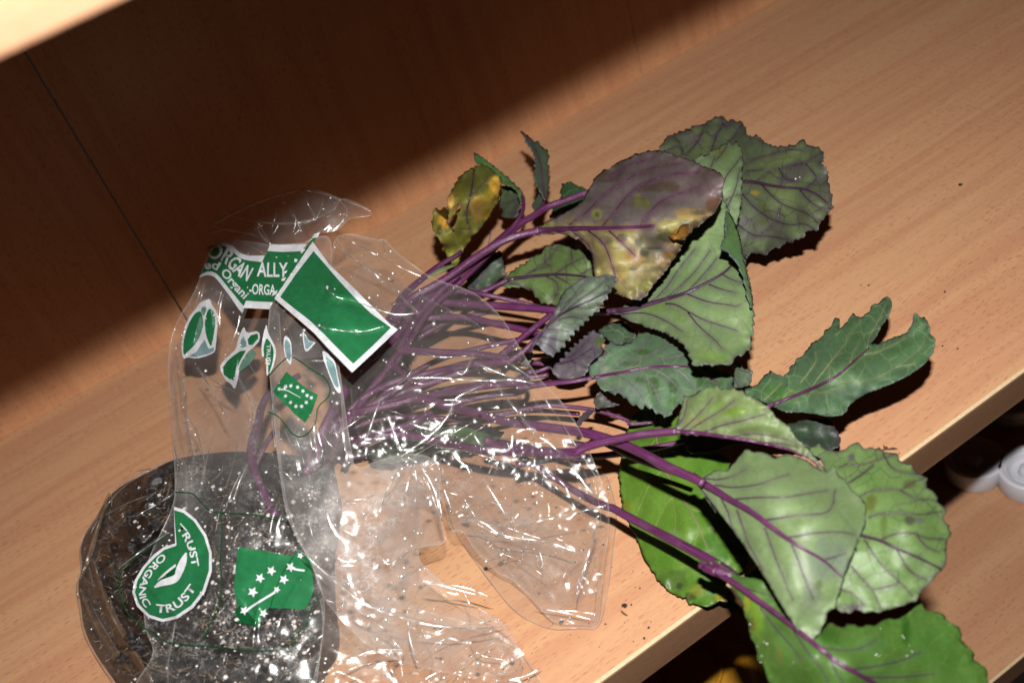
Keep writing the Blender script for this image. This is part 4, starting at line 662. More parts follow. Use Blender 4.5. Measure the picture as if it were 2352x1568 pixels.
# ------------------------------------------------------------------ soil block with roots
ROOT_OL = T('D', (400, 1052), (340, 1085), (285, 1110), (248, 1140), (225, 1180), (195, 1225), (184, 1260), (190, 1300), (178, 1345), (186, 1390), (192, 1440), (215, 1490), (250, 1540), (280, 1580), (330, 1640), (500, 1660), (720, 1650), (735, 1560), (722, 1500), (745, 1440), (738, 1380), (722, 1300), (735, 1230), (748, 1160), (765, 1100), (770, 1070), (745, 1052), (640, 1040), (520, 1035))
ROOT_Z = rbf([(400, 1055, 26), (250, 1140, 9), (190, 1260, 5), (180, 1345, 4), (192, 1440, 4), (250, 1540, 4), (330, 1640, 10), (300, 1200, 28), (280, 1340, 26), (320, 1450, 26), (450, 1150, 36), (450, 1300, 38), (600, 1160, 38), (600, 1300, 38), (550, 1450, 33), (700, 1400, 30), (720, 1300, 30), (740, 1500, 14), (600, 1600, 22), (450, 1560, 24), (740, 1240, 22), (800, 1130, 14), (900, 1090, 6), (760, 1060, 18), (600, 1045, 30)])
SOIL_CRACK = [T('b3', (330, 760), (480, 700), (640, 610), (780, 500), (930, 420)), T('b3', (930, 420), (1100, 330), (1240, 200)), T('b2', (350, 1400), (560, 1290), (780, 1130)), T('b3', (1290, 60), (1310, 300), (1280, 600), (1290, 900)), T('b3', (420, 900), (600, 1100), (900, 1180), (1200, 1260)), T('b3', (900, 1290), (1300, 1360), (1800, 1330)), T('b3', (640, 300), (520, 420), (380, 520))]
def soil_relief(uv):
    r = (fbm(uv, 52, 3, 4) - 0.5) * 0.026 + (fbm(uv, 15, 8, 3) - 0.5) * 0.010
    for c_ in SOIL_CRACK: r = r - 0.006 * np.exp(-(seg_dist(uv, c_) / 9.0) ** 1.5)
    return r
m = NT('dark_compost'); tc = m.n('TexCoord'); v = tc.outputs['Object']
n1 = m.noise(v, 160, 5, 0.7); n2 = m.noise(v, 900, 4, 0.7)
c = m.mix(m.ramp(n1, 0.3, 0.7), (0.003, 0.0028, 0.003), (0.014, 0.012, 0.012)); c = m.mix(m.ramp(n2, 0.66, 0.78), c, (0.05, 0.04, 0.032))
m.pbsdf(c, 0.42, 0.5, m.bump(m.math('ADD', n1, m.math('MULTIPLY', n2, 0.5)), 0.9, 0.003)); M_SOIL = m.m
M_ROOT = simple_mat('pale_root', (0.14, 0.10, 0.06), 0.6); M_PERL = simple_mat('white_perlite', (0.42, 0.385, 0.37), 0.8)
block = thing('soil_block', 'dark block of compost full of fine pale roots, wrapped in the clear bag', 'soil block')
ol = resample(smooth(ROOT_OL, True, 2), 7, True)
uv, fs = fill(ol, 4.5)
z = ROOT_Z(uv) + soil_relief(uv) * np.clip(seg_dist(uv, np.vstack([ol, ol[:1]])) / 30.0, 0.12, 1)
z = np.maximum(z, 0.003)
P = list(map(tuple, place(uv, z))); F = list(fs)
# the block's own sides go down to the shelf
n0 = len(ol); idx = [int(np.argmin(((uv - q) ** 2).sum(1))) for q in ol]; b = len(P); cen = np.mean([P[i] for i in idx], axis=0)
for i in idx:
    q = np.array(P[i]); s_ = 0.93; P.append((cen[0] + (q[0] - cen[0]) * s_, cen[1] + (q[1] - cen[1]) * s_, 0.0004))
for k in range(n0):
    k2 = (k + 1) % n0; F.append((idx[k], idx[k2], b + k2, b + k))
mesh_obj('compost', P, F, M_SOIL, block, True)
rr = np.random.RandomState(5); V, F = [], []
k = 0
while k < 260:
    q = np.array([rr.uniform(190, 780), rr.uniform(1060, 1600)])
    if not inside(q[None], ROOT_OL)[0]: continue
    a = rr.uniform(-0.9, 0.25) if rr.rand() < 0.75 else rr.uniform(0, 6.28); L = rr.uniform(18, 75); pts = [q]
    for s_ in range(7):
        a += rr.normal(0, 0.35); q = q + np.array([math.cos(a), math.sin(a)]) * L / 7; pts.append(q)
    pts = np.array(pts)
    if not inside(pts, ROOT_OL).all(): continue
    zz = np.maximum(ROOT_Z(pts) + soil_relief(pts), 0.003) + 0.0006
    tube_geo(place(pts, zz), np.full(len(pts), rr.uniform(0.00007, 0.0002)), 5, V, F); k += 1
ro = mesh_obj('fine_root', V, F, M_ROOT, block); ro['kind'] = 'stuff'

def beads(name, pts, rad, mat, parent, sub=1, squash=0.8, jitter=0.0, seed=0):
    import bmesh
    bm = bmesh.new(); bmesh.ops.create_icosphere(bm, subdivisions=sub, radius=1.0)
    bv = np.array([v.co[:] for v in bm.verts]); bf = [[v.index for v in f.verts] for f in bm.faces]; bm.free()
    r_ = np.random.RandomState(seed); V = []; F = []; m_ = len(bv)
    for i, (p, r) in enumerate(zip(pts, rad)):
        q = bv * (1 + jitter * r_.uniform(-1, 1, (m_, 1))); q = q * np.array([1, 1, squash]) * r + p
        V.append(q); F += [[a + i * m_ for a in f] for f in bf]
    o = mesh_obj(name, np.vstack(V), F, mat, parent, jitter == 0.0); o['kind'] = 'stuff'
    return o
q = rr.uniform((200, 1080), (780, 1600), (2600, 2)); q = q[inside(q, ROOT_OL)]
dens = np.exp(-(((q[:, 0] - 600) / 130) ** 2 + ((q[:, 1] - 1330) / 190) ** 2)) + 0.10
q = q[(rr.rand(len(q)) < dens * 1.1) & (fbm(q, 34, 6, 3) > 0.50)]
zz = np.maximum(ROOT_Z(q) + soil_relief(q), 0.003) + 0.0004
beads('perlite_crumb', place(q, zz), 0.0002 + 0.0008 * rr.rand(len(q)) ** 2, M_PERL, block, 1, 0.8, 0.25, 3)

# ------------------------------------------------------------------ the clear bag
bag = thing('plastic_bag', 'crumpled clear plastic bag with green and white print, beaded with water', 'plastic bag')
ALL_DROPS = []
def ridged(uv, creases, polys, scale=1.0):
    d = np.zeros(len(uv))
    for (cx, cy, a, L, wd, A) in creases:
        x = uv[:, 0] - cx; y = uv[:, 1] - cy; al = x * math.cos(a) + y * math.sin(a); ac = -x * math.sin(a) + y * math.cos(a)
        ac = ac + 0.0012 * al * al * math.copysign(1, A)
        d += A * np.exp(-(al / L) ** 2) * np.exp(-(np.sqrt(ac * ac + 5.0) - 2.2) / wd)
    d *= 0.001 * scale
    for (pl, wd, A) in polys:
        dd = seg_dist(uv, smooth(pl, False, 1)); d += 0.001 * A * np.exp(-(np.sqrt(dd * dd + 5.0) - 2.2) / wd)
    return d

class Sheet:
    def __init__(s, outline, zc, seed, ncrease=60, amp=1.3, polys=(), wide=2.0, crumple=1.0, facets=()):
        s.facets = facets
        s.ol = resample(smooth(outline, True, 2), 6, True); s.base = rbf(zc); s.polys = polys; s.seed = seed; s.wide = wide
        r_ = np.random.RandomState(seed); lo, hi = s.ol.min(0), s.ol.max(0)
        s.cr = [(r_.uniform(lo[0], hi[0]), r_.uniform(lo[1], hi[1]), r_.uniform(0, 3.14), r_.uniform(30, 130), r_.choice([r_.uniform(4, 8), r_.uniform(8, 22)]), r_.choice([-1, 1, 1]) * amp * r_.uniform(0.4, 1.5)) for _ in range(int(ncrease * 0.9))]
        s.crumple = crumple
    def at(s, uv, lift=0.0):
        uv = np.asarray(uv, float); dr = rays(uv)
        d = ridged(uv, s.cr, (), s.crumple) + (fbm(uv, 95, s.seed, 3) - 0.5) * 0.001 * s.wide * 4
        t = (np.maximum(s.base(uv), 0.001) - CAM[2]) / dr[:, 2] - d
        for (pl, wd, A) in s.polys:                       # long creases: the film is drawn up to a taut crest
            pl = resample(smooth(pl, False, 1), 6); pz = (np.maximum(s.base(pl), 0.001) - CAM[2]) / rays(pl)[:, 2]; mv = pl[:, 1].mean(); mt = pz.mean()
            best = np.full(len(uv), 1e9); bt = np.zeros(len(uv)); lo, hi = pl.min(0) - 60, pl.max(0) + 60
            sel = np.where(((uv > lo) & (uv < hi)).all(1))[0]
            if len(sel) == 0: continue
            q = uv[sel]; dd = np.linalg.norm(q[:, None] - pl[None], axis=2); k = dd.argmin(1); dm = seg_dist(q, pl)
            crest = pz[k] + np.clip(0.7 * (mt - pz[k]), -0.0016, 0.0016) - 1.5e-5 * (q[:, 1] - mv) - 0.001 * A + 0.0004 * (vnoise(k * 0.35, k * 0.0, s.seed) - 0.5)
            w_ = np.exp(-(np.sqrt(dm * dm + 9.0) - 3.0) / (wd * 1.5)) * np.clip(np.minimum(k, len(pl) - 1 - k) / 3.0 + 0.3, 0, 1)
            t[sel] = t[sel] * (1 - w_) + crest * w_
        for (x, y, rx, ry, tilt) in s.facets:             # small taut facets
            g = np.hypot((uv[:, 0] - x) / rx, (uv[:, 1] - y) / ry); w_ = np.clip((1.5 - g) / 0.8, 0, 1); w_ = w_ * w_ * (3 - 2 * w_)
            c0 = (max(float(s.base(np.array([[x, y]]))[0]), 0.001) - CAM[2]) / rays([(x, y)])[0, 2]
            t = t * (1 - w_) + (c0 - 0.001 - (1.5e-5 + tilt * 1e-5) * (uv[:, 1] - y)) * w_
        return CAM + dr * (t - lift)[:, None]
    def build(s, name, parent, mat, haze, specks=(), step=6, drops=0, dscale=1.0, edge=0.25, label=None):
        uv, fs = fill(s.ol, step); P = s.at(uv)
        P[:, 2] = np.maximum(P[:, 2], 0.0006)
        ed = seg_dist(uv, np.vstack([s.ol, s.ol[:1]]))
        hz = np.full(len(uv), float(haze[0])); 
        for (x, y, rx, ry, k) in haze[1:]: hz += k * np.exp(-((uv[:, 0] - x) / rx) ** 2 - ((uv[:, 1] - y) / ry) ** 2)
        hz += edge * np.exp(-(ed / 3.0) ** 2)  # paler rim put into the haze for the light film edges catch
        for (pl, wd, A) in s.polys: hz += 0.14 * np.exp(-(seg_dist(uv, smooth(pl, False, 1)) / 3.5) ** 2)
        sk = np.zeros(len(uv))
        for (x, y, rx, ry, k) in specks: sk += k * np.exp(-((uv[:, 0] - x) / rx) ** 2 - ((uv[:, 1] - y) / ry) ** 2)
        o = mesh_obj(name, P, fs, mat, parent, True, {'haze': np.clip(hz, 0, 0.9), 'speck': np.clip(sk, 0, 1), 'pq': np.hstack([uv / 100.0 + s.seed, np.zeros((len(uv), 1))])})
        if label: o['label'] = label
        r_ = np.random.RandomState(s.seed + 50); lo, hi = s.ol.min(0), s.ol.max(0)
        if drops:
            drops = int(drops * 0.6); q = r_.uniform(lo, hi, (drops * 3, 2)); q = q[inside(q, s.ol)]; q = q[fbm(q, 60, s.seed + 3, 2) + r_.uniform(-.2, .2, len(q)) > 0.42][:drops]
            rad = (0.00013 + 0.00065 * r_.rand(len(q)) ** 4.0) * dscale
            ALL_DROPS.append((s.at(q, 0.0002), rad))
        return o

def D(*p): return T('D', *p)
# front left wall of the bag, from the mouth down over the soil block
SL = Sheet(D((486, 545), (520, 548), (610, 560), (640, 570), (640, 700), (650, 860), (640, 1000), (655, 1150), (690, 1250), (735, 1330), (748, 1400), (740, 1470), (725, 1580), (720, 1640), (330, 1640), (300, 1580), (360, 1500), (330, 1440), (330, 1300), (402, 1160), (402, 1090), (395, 980), (384, 850), (392, 780), (410, 730), (430, 700), (455, 655)),
           [(486, 548, 72), (610, 560, 74), (430, 700, 56), (640, 700, 68), (384, 850, 38.5), (640, 880, 56.3), (395, 980, 33.7), (500, 900, 41.7), (500, 1000, 37.6), (402, 1100, 50), (640, 1080, 62), (550, 1150, 53), (420, 1250, 47), (600, 1280, 47), (340, 1440, 38), (480, 1400, 44), (640, 1400, 43), (735, 1400, 36), (350, 1600, 28), (550, 1560, 32), (715, 1620, 24), (690, 1250, 44), (402, 1170, 49)],
           11, 34, 1.3, [(T('b2', (850, 180), (860, 480), (900, 680), (940, 900)), 6, 1.6), (T('b2', (960, 140), (1070, 300), (1130, 420), (1200, 540)), 7, 1.5), (T('b2', (1270, 180), (1310, 280), (1380, 400), (1400, 560)), 7, 1.4), (T('b2', (1350, 900), (1290, 1020), (1240, 1180)), 8, 2.0), (T('b2', (990, 760), (1020, 900), (990, 1100)), 7, 1.5), (T('b3', (1350, 820), (1460, 960), (1560, 1080)), 6, 1.4)], 1.6)
SL.build('film', bag, M_FILM, [0.15, (560, 960, 120, 120, 0.10), (430, 1120, 26, 50, 0.2), (480, 690, 60, 30, .1), (500, 1420, 200, 200, -0.075)], [(440, 1110, 30, 60, .75), (590, 1160, 26, 80, .8), (620, 1270, 80, 60, .85), (700, 1400, 60, 90, .8), (500, 1450, 150, 60, .75), (330, 1480, 60, 60, .4), (600, 980, 30, 60, .7), (470, 680, 50, 14, .6), (620, 1520, 120, 40, .6), (560, 1360, 60, 50, .7)], 6, 330, 1.15, label='left wall of the bag, printed and lying over the soil block')
# mouth of the bag
SMo = Sheet(T('b1', (655, 395), (690, 345), (750, 310), (830, 278), (1000, 222), (1160, 160), (1260, 132), (1380, 106), (1470, 118), (1560, 130), (1640, 165), (1700, 195), (1720, 185), (1800, 210), (1925, 275), (1945, 318), (1840, 330), (1760, 340), (1720, 380), (1690, 420), (1610, 450), (1500, 450), (1430, 545), (1300, 550), (1145, 550), (1100, 640), (950, 640), (860, 570), (780, 540), (715, 540), (665, 455)),
            [(481, 520, 70.9), (520, 480, 78.3), (600, 460, 83.4), (690, 434, 84.4), (770, 460, 80.4), (845, 490, 74.2), (720, 545, 75.8), (620, 560, 74.0), (520, 545, 71.9), (640, 500, 79.2), (700, 490, 80.3), (770, 520, 76.3)],
            12, 16, 1.0, [(T('b1', (1010, 350), (1060, 470), (1140, 545)), 6, 2.2), (T('b1', (1380, 110), (1430, 220), (1500, 345), (1400, 380)), 5, 1.8), (T('b1', (765, 290), (900, 345), (1090, 375), (1300, 385), (1500, 350)), 5, 1.4), (T('b1', (1640, 350), (1580, 420), (1520, 450)), 6, 2.2), (T('b1', (1290, 280), (1340, 340), (1380, 440)), 5, 1.3), (T('b1', (1740, 300), (1690, 390), (1600, 450)), 6, 1.8), (T('b1', (680, 400), (860, 440), (1030, 470)), 5, 1.2)], 1.0)
SMo.build('film', bag, M_FILM, [0.15, (710, 465, 40, 20, 0.08), (770, 520, 20, 20, .25)], [], 5, 34, 1.3, 0.12, label='open mouth of the bag standing against the dark panel')
SMb = Sheet(T('b1', (690, 345), (830, 278), (1000, 222), (1160, 160), (1380, 106), (1560, 130), (1690, 190), (1640, 280), (1500, 345), (1280, 382), (1050, 375), (850, 340)), [(500, 490, 75.7), (690, 432, 81.4), (780, 470, 77.9), (640, 500, 76.2), (760, 500, 76.2)], 13, 8, .8)
SMb.build('film', bag, M_FILM, [0.075], [], 6, 10, 1.0, 0.12)
# tongue of film falling over the middle
SM = Sheet(D((615, 562), (700, 560), (720, 545), (760, 540), (765, 600), (740, 700), (775, 820), (785, 880), (795, 960), (806, 1030), (815, 1080), (870, 1055), (930, 1040), (985, 1045), (1015, 1075), (1008, 1150), (1022, 1220), (1024, 1252), (960, 1255), (962, 1290), (1010, 1330), (1080, 1385), (1160, 1430), (1190, 1480), (1205, 1530), (1180, 1545), (1120, 1555), (1050, 1550), (960, 1530), (880, 1505), (830, 1470), (780, 1420), (740, 1370), (720, 1300), (690, 1250), (660, 1190), (648, 1130), (632, 1000), (622, 880), (612, 800), (618, 720), (625, 640)),
           [(620, 565, 76.6), (720, 550, 76.8), (760, 545, 75.8), (620, 720, 78.8), (745, 700, 78.0), (615, 850, 78.5), (780, 850, 74.9), (640, 1050, 70), (800, 1030, 71.4), (650, 1180, 60), (720, 1150, 66), (830, 1080, 66), (930, 1050, 56), (1010, 1080, 46), (900, 1180, 56), (1020, 1250, 28), (730, 1330, 53), (960, 1280, 36), (850, 1350, 47), (800, 1440, 47), (1080, 1400, 25), (1200, 1530, 10), (960, 1520, 34), (1080, 1500, 23), (700, 950, 76.5)],
           14, 70, 1.7, [(T('b5', (0, 540), (180, 705), (350, 850), (480, 940), (640, 1000), (900, 1080), (1200, 1110), (1540, 1090)), 6, 1.6), (T('b5', (880, 770), (960, 790), (1180, 800), (1400, 890)), 6, 1.4), (T('b4', (560, 880), (680, 830), (850, 1050), (920, 1350)), 9, 2.4), (T('b4', (700, 840), (660, 1000), (600, 1250)), 7, 2.2), (T('b4', (600, 900), (480, 1100), (420, 1300)), 8, 2.4), (T('b2', (1880, 480), (1870, 650), (1900, 830)), 7, 2.0), (T('b2', (2020, 560), (2060, 700)), 6, 2.4), (T('b4', (0, 1230), (60, 1420), (200, 1560)), 7, 1.6), (T('b5', (590, 600), (650, 660), (760, 540)), 7, 2.4), (T('b5', (880, 760), (1000, 790), (1300, 870)), 6, 1.5), (T('b5', (1150, 1090), (1340, 1060), (1480, 1040)), 6, 2.4)], 1.6, 0.8,
           [(866, 1297, 9, 10, 1), (990, 1334, 8, 4, 2.5), (1140, 1427, 10, 3, 2)])
SM.build('film', bag, M_FILM, [0.27, (700, 1060, 60, 90, 0.18), (870, 1150, 120, 90, 0.42), (780, 1240, 90, 100, .55), (880, 1330, 110, 70, .30), (960, 1440, 150, 60, .14), (690, 620, 90, 110, -0.14)], [(690, 1060, 40, 70, .7), (720, 1180, 50, 70, .9), (810, 1250, 70, 80, .8), (900, 1180, 60, 60, .6), (860, 1350, 70, 50, .6), (660, 830, 30, 40, .3)], 4.5, 430, 1.35, label='middle tongue of the bag crumpling down to the shelf')
# right wall of the bag, tented over the stems
SR = Sheet(D((765, 545), (800, 535), (870, 552), (885, 548), (905, 575), (990, 640), (1088, 668), (1150, 722), (1195, 800), (1236, 868), (1290, 920), (1332, 985), (1372, 1080), (1398, 1150), (1400, 1210), (1392, 1260), (1383, 1350), (1376, 1440), (1330, 1433), (1272, 1430), (1245, 1400), (1180, 1330), (1150, 1322), (1090, 1265), (1062, 1215), (1035, 1225), (1012, 1130), (900, 1100), (815, 1085), (790, 1020), (780, 860), (770, 750), (760, 650)),
           [(770, 545, 72.6), (885, 550, 65.8), (990, 640, 55.9), (1090, 668, 48.4), (1195, 800, 49.9), (1236, 870, 51.6), (1332, 985, 48.6), (1398, 1150, 38), (1390, 1300, 18), (1376, 1438, 3), (1272, 1430, 4), (1150, 1322, 10), (1062, 1215, 26), (1012, 1130, 40), (900, 1090, 50), (800, 1050, 62), (790, 850, 67.6), (910, 800, 66.0), (1000, 900, 61.7), (1100, 1000, 56.7), (1200, 1100, 48), (1280, 1250, 24), (1050, 780, 58.3), (1200, 950, 55.5)],
           15, 80, 1.7, [(T('b1', (1620, 470), (1700, 580), (1850, 710), (1950, 765), (2120, 910), (2300, 1080)), 5, 2.2), (T('b1', (2300, 1080), (2140, 1100), (1990, 1060), (1920, 1020)), 5, 2.2), (T('b4', (440, 370), (390, 500), (350, 620), (320, 720)), 5, 2.6), (T('b4', (640, 220), (900, 215), (1100, 235), (1290, 240), (1480, 230), (1640, 260)), 5, 2.2), (T('b4', (1290, 250), (1000, 380), (990, 480), (870, 640), (560, 860)), 5, 2.0), (T('b4', (1350, 280), (1440, 400), (1560, 550), (1640, 650)), 5, 2.4), (T('b4', (1640, 665), (1740, 710), (1840, 805)), 5, 2.6), (T('b4', (1180, 100), (1340, 170), (1490, 225)), 5, 1.8), (T('b4', (1400, 80), (1520, 150), (1630, 230)), 5, 2.4), (T('b4', (990, 790), (1040, 860), (1110, 910), (1150, 1000)), 6, 2.4), (T('b4', (1250, 1020), (1330, 1150), (1450, 1350)), 5, 2.6), (T('b4', (1960, 940), (2040, 1060), (2130, 1160)), 5, 2.6), (T('b4', (920, 1060), (960, 1160), (1000, 1280)), 6, 2.4), (T('b4', (2200, 1215), (1900, 1290), (1500, 1380), (1250, 1370)), 6, 1.6), (T('b4', (1700, 350), (1780, 460)), 5, 2.0), (T('b4', (490, 510), (540, 640), (600, 800)), 7, 2.0), (T('b4', (660, 570), (760, 610), (860, 630)), 7, 2.6), (T('b5', (2000, 900), (2080, 600), (2150, 330)), 6, 1.8), (T('b5', (1190, 320), (1320, 330), (1450, 440), (1800, 480), (1980, 550)), 6, 1.4), (T('b5', (1700, 960), (1900, 990), (2140, 1050)), 5, 1.4), (T('b4', (1160, 40), (1090, 200), (1020, 170)), 6, 1.8)], 3.0, 1.0,
           [(1057, 848, 22, 13, 3.8), (978, 991, 7, 5, 1), (922, 1026, 6, 10, 2.4), (1370, 1190, 7, 4, 2)])
SR.build('film', bag, M_FILM, [0.105, (1150, 1230, 160, 110, 0.28), (1250, 1330, 100, 90, 0.20), (830, 600, 60, 60, 0.05), (1030, 1120, 60, 50, .14), (1000, 660, 100, 30, .05)], [(1260, 1300, 70, 50, .25), (1060, 1120, 40, 40, .3), (1120, 1180, 60, 40, .25)], 4.5, 420, 1.35, label='right wall of the bag tented over the purple stems')
SR2 = Sheet(D((800, 600), (900, 640), (1010, 700), (1100, 740), (1180, 830), (1235, 930), (1300, 1010), (1350, 1090), (1380, 1180), (1365, 1300), (1330, 1400), (1230, 1370), (1120, 1270), (1050, 1180), (940, 1080), (830, 1040), (800, 900)),
            [(800, 600, 60), (1010, 700, 48), (1180, 830, 44), (1300, 1010, 40), (1380, 1180, 24), (1330, 1400, 3), (1120, 1270, 10), (1050, 1180, 24), (940, 1080, 44), (830, 1040, 54), (820, 850, 58), (1000, 900, 52), (1150, 1050, 42)], 31, 70, 1.6, (), 3.0, 1.0, [(1090, 900, 10, 7, 3), (1290, 1230, 9, 6, 2.5)])
SR2.build('film', bag, M_FILM, [0.05, (1180, 1240, 130, 100, .1)], [], 6, 160, 1.0, 0.2)
# back wall lying under it on the shelf
SU = Sheet(D((1000, 1000), (1200, 1000), (1388, 1078), (1405, 1120), (1418, 1180), (1408, 1260), (1398, 1350), (1378, 1446), (1330, 1440), (1260, 1446), (1180, 1405), (1100, 1300), (1030, 1200)), [(1000, 1000, 3), (1388, 1080, 2), (1376, 1440, 1.2), (1200, 1380, 2), (1100, 1200, 3)], 16, 40, .7, (), 0.4)
SU.build('film', bag, M_FILM, [0.08, (1180, 1340, 80, 40, .08)], [], 7, 70, 0.9, 0.3)
# bottom of the bag, spread on the shelf
SB = Sheet(D((715, 1290), (745, 1320), (800, 1330), (960, 1400), (1120, 1440), (1190, 1480), (1230, 1540), (1262, 1600), (1290, 1660), (690, 1660), (715, 1580), (735, 1500), (745, 1420)), [(720, 1300, 32), (745, 1420, 30), (735, 1560, 26), (960, 1400, 20), (1190, 1490, 8), (1260, 1610, 3), (900, 1560, 18), (800, 1640, 20), (1050, 1560, 13)],
           17, 55, 1.8, [(T('b5', (300, 1360), (520, 1260), (750, 1260)), 6, 1.8), (T('b5', (750, 1270), (640, 1170)), 5, 1.5), (T('b5', (1480, 1490), (1640, 1450), (1750, 1390)), 6, 1.8), (T('b5', (780, 1010), (790, 1180), (850, 1350)), 7, 1.6), (T('b5', (880, 1490), (960, 1440), (1050, 1400)), 6, 2.4)], 1.0, 0.6, [(1243, 1546, 10, 7, 0.5)])
SB.build('film', bag, M_FILM, [0.17, (840, 1480, 90, 60, .26), (1150, 1600, 120, 60, .06)], [(800, 1400, 60, 60, .4), (850, 1500, 70, 50, .3)], 6, 150, 1.3, label='bottom of the bag spread on the shelf')
# film wrapped round the left of the soil block
SW = Sheet(D((402, 1046), (330, 1082), (262, 1118), (240, 1155), (222, 1190), (190, 1230), (180, 1262), (186, 1300), (172, 1345), (180, 1392), (188, 1445), (212, 1495), (248, 1548), (275, 1590), (320, 1660), (420, 1660), (380, 1560), (400, 1450), (420, 1300), (430, 1150), (430, 1060)),
           [(402, 1050, 30), (330, 1085, 22), (250, 1140, 12), (185, 1260, 8), (175, 1345, 6), (188, 1445, 6), (250, 1548, 6), (320, 1655, 12), (300, 1200, 33), (290, 1330, 32), (330, 1450, 31), (420, 1200, 40), (420, 1350, 42), (400, 1560, 30)], 18, 34, 1.4,
           [(T('b3', (440, 160), (380, 330), (300, 560), (230, 780)), 7, 2.6), (T('b3', (330, 640), (380, 820), (450, 1030), (560, 1230), (700, 1420), (780, 1560)), 8, 2.6), (T('b3', (230, 860), (330, 1130), (540, 1420)), 7, 2.0), (T('b2', (470, 950), (560, 935), (640, 930)), 6, 1.6), (T('b2', (480, 1300), (600, 1230), (780, 1120)), 6, 1.4), (T('b3', (520, 700), (700, 560), (900, 430)), 5, 1.4)], 1.6, 1.0, [(345, 1160, 20, 13, 1.6), (360, 1105, 22, 18, 2.6), (300, 1185, 14, 10, 2.2), (262, 1255, 9, 9, 1.8), (225, 1310, 6, 12, 1.5), (330, 1240, 14, 7, 2.4), (290, 1400, 8, 12, 2)])
SW.build('film', bag, M_FILM, [0.0, (205, 1290, 22, 120, .04), (230, 1470, 26, 100, .05)], [(215, 1360, 20, 60, .5), (260, 1500, 50, 60, .35), (380, 1110, 40, 30, .4)], 6, 70, 1.0, 0.3, label='film wrapped round the left end of the soil block')

# folded strip and the big plain panel on the fold
SF = Sheet(T('b1', (1470, 518), (1600, 690), (1700, 790), (1920, 1010), (2080, 1165), (2142, 1210), (1780, 1552), (1600, 1380), (1480, 1240), (1330, 1110), (1165, 965)), [(720, 545, 81.2), (790, 620, 81.4), (910, 755, 80.2), (815, 855, 84.2), (720, 760, 85.7), (635, 685, 84.2), (770, 700, 88.2)], 19, 5, .5,
           [(T('b1', (1540, 870), (1610, 910), (1640, 955), (1800, 985), (2000, 1060)), 5, 0.9), (T('b1', (1490, 1180), (1650, 1215), (1850, 1235), (2050, 1180)), 5, 0.9)], 0.5)
SF.build('film', bag, M_FILM, [0.04], [], 6, 6, 1.2, 0.1)
# ---- taut creases and cut edges of the film: narrow folds that catch the flash
def fold_mat(name, tint, dif, gloss, body, grough=0.32):
    m = NT(name); tr = m.n('BsdfTransparent'); tr.inputs[0].default_value = (*tint, 1)
    df = m.n('BsdfDiffuse'); df.inputs[0].default_value = (*dif, 1); gl = m.n('BsdfGlossy'); gl.inputs['Roughness'].default_value = grough; gl.inputs[0].default_value = (1, 1, 1, 1)
    a = m.n('MixShader'); a.inputs[0].default_value = body; m.l(tr.outputs[0], a.inputs[1]); m.l(df.outputs[0], a.inputs[2])
    b = m.n('MixShader'); b.inputs[0].default_value = gloss; m.l(a.outputs[0], b.inputs[1]); m.l(gl.outputs[0], b.inputs[2]); m.l(b.outputs[0], m.out.inputs[0]); return m.m
M_FOLD = fold_mat('film_fold', (0.93, 0.92, 0.91), (0.30, 0.28, 0.27), 0.20, 0.16)
M_CREST = fold_mat('film_crest', (0.94, 0.94, 0.94), (0.34, 0.33, 0.32), 0.46, 0.18, 0.33)
M_RIM = fold_mat('film_rim', (0.94, 0.93, 0.92), (0.30, 0.28, 0.26), 0.05, 0.22)
def folds(name, jobs, mat, parent=None, seed=0, lift=0.0003, wob=0.0007):
    V, F = [], []; r_ = np.random.RandomState(seed)
    for sh, pl, r0 in jobs:
        p = resample(smooth(np.asarray(pl, float), False, 1), 5); n = len(p)
        if n < 3: continue
        ph = r_.uniform(0, 99); k = np.arange(n)
        P = sh.at(p, lift); dr = rays(p)
        wv = (vnoise(k * 0.28 + ph, k * 0.0, 5) - 0.5) * 2 * wob
        P = P - dr * wv[:, None]; P[:, 2] = np.maximum(P[:, 2], 0.0007)
        rr = r0 * (0.35 + 0.9 * vnoise(k * 0.17 + ph, k * 0.0 + 3, 6)) * np.clip(np.minimum(k + 1, n - k) / 4.0, 0.2, 1) * np.linalg.norm(P - CAM, axis=1) / FPX
        tube_geo(P, rr, 6, V, F)
    o = mesh_obj(name, V, F, mat, parent or bag, True); o['kind'] = 'stuff'; return o
jobs = []
for sh in (SL, SM, SR, SB, SW, SMo, SF):
    for (pl, wd, A) in sh.polys: jobs.append((sh, pl, 1.7 if sh is not SF else 1.1))
jobs += [(SL, T(c_, *p_), 1.3) for c_, p_ in (('b2', [(800, 20), (820, 200), (840, 420)]), ('b2', [(1000, 180), (1120, 260), (1250, 330)]), ('b2', [(760, 640), (790, 820), (840, 960)]), ('b2', [(1100, 640), (1040, 820), (1010, 1000)]), ('b1', [(590, 900), (540, 1060), (470, 1180)]), ('b1', [(770, 930), (740, 1060), (745, 1200)]), ('b1', [(910, 1100), (880, 1200), (830, 1330)]), ('b1', [(720, 560), (760, 640), (800, 700)]), ('b3', [(960, 120), (1000, 60), (1010, 0)]), ('b2', [(1340, 60), (1400, 170), (1440, 240)]), ('b2', [(1280, 700), (1240, 900), (1180, 1080)]))]
jobs += [(SM, T(c_, *p_), 1.3) for c_, p_ in (('b2', [(1560, 300), (1540, 520), (1570, 760)]), ('b2', [(1700, 620), (1760, 760), (1800, 900)]), ('b2', [(2060, 480), (2100, 640), (2120, 800)]), ('b1', [(1150, 560), (1120, 700), (1060, 820)]), ('b1', [(1240, 1120), (1300, 1240), (1330, 1400)]))]
